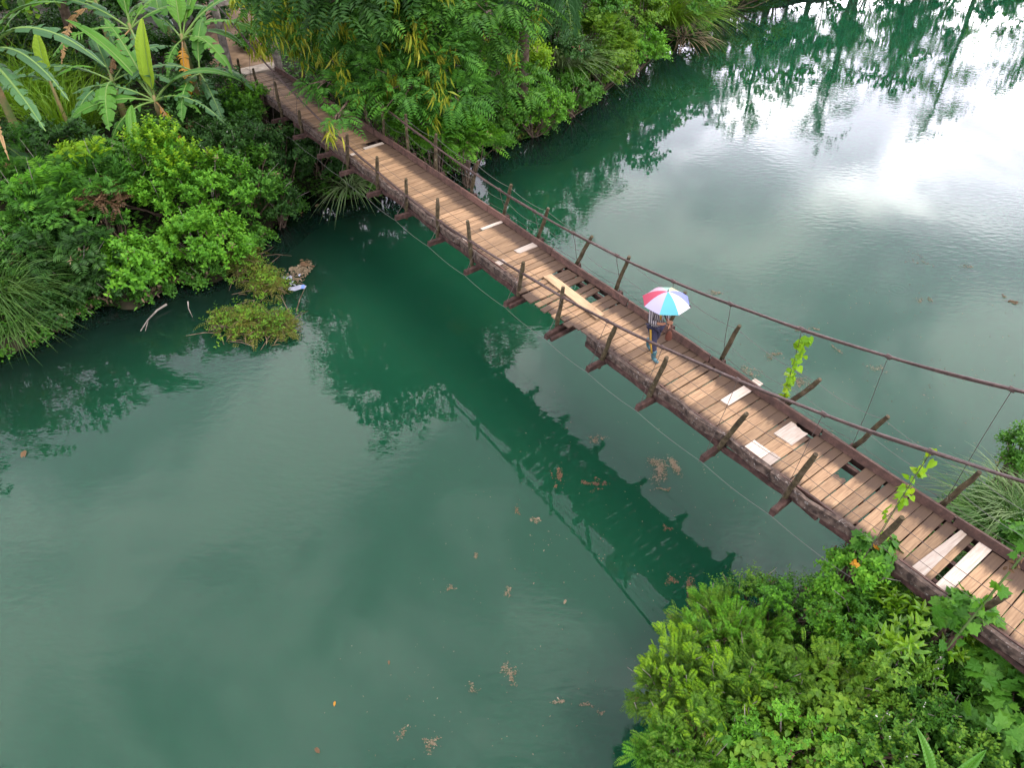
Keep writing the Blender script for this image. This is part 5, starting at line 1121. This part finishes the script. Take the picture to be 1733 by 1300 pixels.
RAFTS = [(1118, 782, 26, 30, 330, 'largest round patch of floating straw right of the mirrored bridge', 'debris'), (1012, 820, 22, 8, 70, 'orange-brown leaf patch floating on the mirrored deck', 'debrisdark'), (942, 808, 8, 16, 60, 'orange-brown leaf strip at the edge of the mirrored bridge', 'debrisdark'),
    (1170, 1002, 10, 24, 90, 'dark leaf raft with shell-like flakes off the near bushes', 'debrisdark'), (1140, 984, 12, 8, 45, 'brown leaf patch left of the dark raft', 'debrisdark'), (1360, 556, 22, 7, 70, 'pale flakes floating beyond the near cable', 'debris'),
    (1312, 600, 20, 6, 50, 'pale straw flakes left of the hanging creeper', 'debris'), (1270, 628, 18, 9, 55, 'pale leaf flakes floating behind the white board', 'debris'), (1352, 652, 16, 16, 70, 'leaf flakes floating behind the hanging creeper', 'debris'), (1418, 592, 8, 6, 24, 'small leaf patch midway along the far cable', 'debris'), (1490, 628, 10, 6, 26, 'small leaf patch below the far cable', 'debris'), (1204, 496, 14, 5, 40, 'pale foam and straw just beyond the umbrella', 'debris'),
    (1566, 505, 18, 10, 40, 'thin reddish weed patch in the cloud mirror', 'debris'), (1555, 440, 16, 8, 30, 'thin reddish weed patch higher in the cloud mirror', 'debris'), (1712, 508, 26, 8, 90, 'long brown weed streak at the right edge', 'debrisdark'), (1640, 452, 14, 5, 22, 'faint weed flakes right of the cloud mirror', 'debris'),
    (860, 1140, 15, 20, 60, 'brown leaf patch in the grey water, lower middle', 'debris'), (858, 998, 9, 14, 34, 'brown leaf patch above the lower middle one', 'debris'), (760, 996, 10, 7, 20, 'small brown leaf patch in the middle grey water', 'debris'), (800, 1166, 10, 8, 20, 'small leaf patch left of the lower middle one', 'debris'), (946, 1188, 10, 7, 24, 'small leaf patch left of a thin one near the bottom', 'debris'), (990, 1192, 12, 5, 20, 'thin leaf patch near the bottom bushes', 'debris'), (736, 1258, 20, 12, 60, 'spread leaf patch at the bottom of the grey water', 'debris'), (678, 1244, 10, 10, 24, 'leaf patch at the bottom left of the spread one', 'debris'),
    (905, 880, 12, 7, 26, 'brown leaves along the mirrored railing', 'debris'), (874, 864, 7, 6, 14, 'few brown leaves left of the mirrored railing', 'debrisdark'), (1004, 745, 10, 5, 22, 'leaf flakes at the upper edge of the mirrored bridge', 'debris'), (1128, 828, 9, 5, 20, 'leaf flakes below the largest straw patch', 'debris'), (1128, 894, 8, 6, 18, 'leaves floating on the mirrored deck, lower part', 'debrisdark'), (1020, 740, 8, 5, 16, 'leaf flakes right of the mirrored bridge edge', 'debris'), (803, 944, 8, 6, 14, 'few leaves drifting left of the mirrored railing', 'debris'), (1018, 1207, 7, 4, 12, 'few leaves near the bottom bushes', 'debris')]
for u, v, ru, rv, n, lab, m in RAFTS: raft(lab, u, v, ru*1.1, rv*1.1, int(n*3.4), .047 if v < 900 else .034, m)
def specks():
    g = Geo()
    for (u0, u1, v0, v1, n, L) in ((1180, 1720, 470, 860, 300, .06), (700, 1120, 760, 1290, 150, .035), (870, 1300, 640, 1000, 110, .045), (540, 760, 1080, 1290, 20, .035)):
        for _ in range(n):
            p = at(rng.uniform(u0, u1), rng.uniform(v0, v1), .008); g.leaves(p, rng.normal(0, 1, 3)*[1, 1, 0], UP, L*rng.uniform(.3, 1.2), L*.5*rng.uniform(.4, 1), DIA)
    link('leaf_flecks', g.mesh('leaf_flecks', M['debris']), None, None, 'stuff', 'tiny pale leaf flecks scattered over the river surface', 'leaf flecks')
specks()
def one_leaf(u, v, L, m, lab):
    c = at(u, v, .012); g = Geo(); g.leaves(np.zeros(3), (rng.normal(), rng.normal(), 0), UP, L, L*.5, OVAL); link('floating_leaf', g.mesh('floating_leaf', M[m]), None, tuple(c), None, lab, 'leaf')
one_leaf(541, 1276, .16, 'debrisdark', 'single dark red leaf floating at the bottom'); one_leaf(567, 1187, .1, 'orange', 'single tan leaf floating left of the lower patches'); one_leaf(658, 1118, .09, 'brownleaf', 'single dark leaf floating in the grey water'); one_leaf(958, 1015, .12, 'debris', 'pale round leaf floating in the grey water'); one_leaf(42, 762, .3, 'brownleaf', 'dark leaf floating at the left in the tree mirror'); one_leaf(540, 345, .25, 'straw', 'pale leaf floating by the dark inlet')

# the drowned brush and weed off the left bank
def mat_brush(label, spots, n_fr, sticks):
    c = at(*spots[0][:2], 0); t = thing('drowned_brush', label, 'floating brush', tuple(c)); g = Geo(); gl = Geo(); gb = Geo(); gs = Geo()
    for (u, v, ru, rv, h, w) in spots:
        k = int(n_fr*w); x = rng.normal(0, .36, k)*ru+u; y = rng.normal(0, .36, k)*rv+v
        P = np.array([at(a, b, .03) for a, b in zip(x, y)])-c; q = np.sqrt(((x-u)/ru)**2+((y-v)/rv)**2); P[:, 2] += np.maximum(0, h*(1-q))*rng.uniform(.2, 1, k)
        D = unit(rng.normal(0, 1, (k, 3))*[1, 1, .4]+np.array((.2, -.3, .7))); e = k*2//3
        fronds(g, P[:e], D[:e], .55, 10, .11, .026, DIA, .6); spray(gl, P[e:]+UP*.08, D[e:], .5, 9, .13, .055, DIA, .3)
        kk = k//2; D2 = unit(rng.normal(0, 1, (kk, 3))*[1, 1, .25]+np.array((.2, -.5, -.1))); gb.leaves(P[:kk]-UP*.02, D2, UP+rng.normal(0, .4, (kk, 3)), .36, .03, OVAL)
    for _ in range(sticks):
        u, v, ru, rv, h, w = spots[rng.integers(len(spots))]; p = at(u+rng.normal(0, .45)*ru, v+rng.normal(0, .45)*rv, .05)-c; d = unit(rng.normal(0, 1, 3)*[1, 1, .3]+np.array((.4, -.2, .1)))
        gs.tube([p, p+d*.4+UP*.06, p+d*.9], [.018, .014, .006], 5, False)
    link('weed', g.mesh('weed', M['weed']), t, None, 'stuff'); link('leafy_sprigs', gl.mesh('leafy_sprigs', M['olive']), t, None, 'stuff'); link('dead_stalks', gb.mesh('dead_stalks', M['straw']), t, None, 'stuff'); link('twigs', gs.mesh('twigs', M['bark']), t, None, 'stuff')
mat_brush('drowned brush and weed reaching from the bright bush into the river', [(415, 455, 42, 30, .9, 1.0), (455, 485, 38, 24, .6, .7), (400, 430, 34, 20, 1.0, .6)], 230, 34)
mat_brush('outer mass of brown drowned weed and brush in the grey water', [(430, 555, 50, 30, .75, 1.2), (378, 552, 26, 20, .4, .3), (480, 553, 26, 22, .5, .5)], 220, 30)
raft('grey-brown leaf litter caught at the tip of the drowned brush', 500, 468, 30, 26, 260, .16, 'debris'); raft('small brown litter at the end of the drowned brush', 518, 445, 14, 8, 60, .16, 'debrisdark')
M['wrap'] = mat('faded_plastic', (.26, .27, .34), .4, .5); M['wrapb'] = mat('blue_plastic', (.12, .2, .5), .4, .5)
def wrapper():
    c = at(503, 487, .03); t = thing('plastic_wrapper', 'faded white and blue wrapper caught on the drowned brush', 'litter', tuple(c))
    V = [(x, y+.02*math.sin(x*9), .03*math.sin(x*11+y*7)) for y in (-.11, 0, .11) for x in np.linspace(-.26, .26, 6)]
    Q = [(j*6+i, j*6+i+1, j*6+i+7, j*6+i+6) for j in range(2) for i in range(5)]
    link('sheet', mesh_np('sheet', V, Q, [M['wrap']], True), t); link('printed_end', mesh_np('printed_end', [(.14, -.10, .05), (.24, -.10, .045), (.24, .08, .05), (.14, .08, .055)], [(0, 1, 2, 3)], [M['wrapb']]), t)
    g = Geo(); n = 16; g.leaves(rng.normal(0, .25, (n, 3))*[1, 1, .05]+np.array((-.45, .45, .03)), rng.normal(0, 1, (n, 3))*[1, 1, .1], UP+rng.normal(0, .3, (n, 3)), .14, .09, OVAL)
    link('torn_bits', g.mesh('torn_bits', M['wrap']), t, None, 'stuff')
wrapper()
def branch(name, label, pts, rad, twigs=()):
    c = at(*pts[0]); t = thing(name, label, 'branch', tuple(c)); g = Geo(); P = [at(*p)-c for p in pts]; g.tube(P, np.linspace(rad, rad*.4, len(P)), 6); link('limb', g.mesh('limb', M['greybark'], True), t)
    for tw in twigs: g = Geo(); g.tube([at(*p)-c for p in tw], [rad*.5, rad*.2], 5); link('twig', g.mesh('twig', M['greybark'], True), t)
branch('fallen_branch', 'bare forked branch sticking out of the dark water by the shore', [(282, 515, .12), (266, 525, .1), (250, 542, .04), (238, 560, .01)], .035, [[(255, 536, .06), (243, 552, .12)], [(262, 529, .1), (247, 545, .16)], [(251, 541, .05), (246, 560, .02)]])
branch('fallen_branch', 'thin pale bent stick standing in the water right of the forked branch', [(318, 510, .35), (319, 522, .2), (326, 537, .0)], .02)
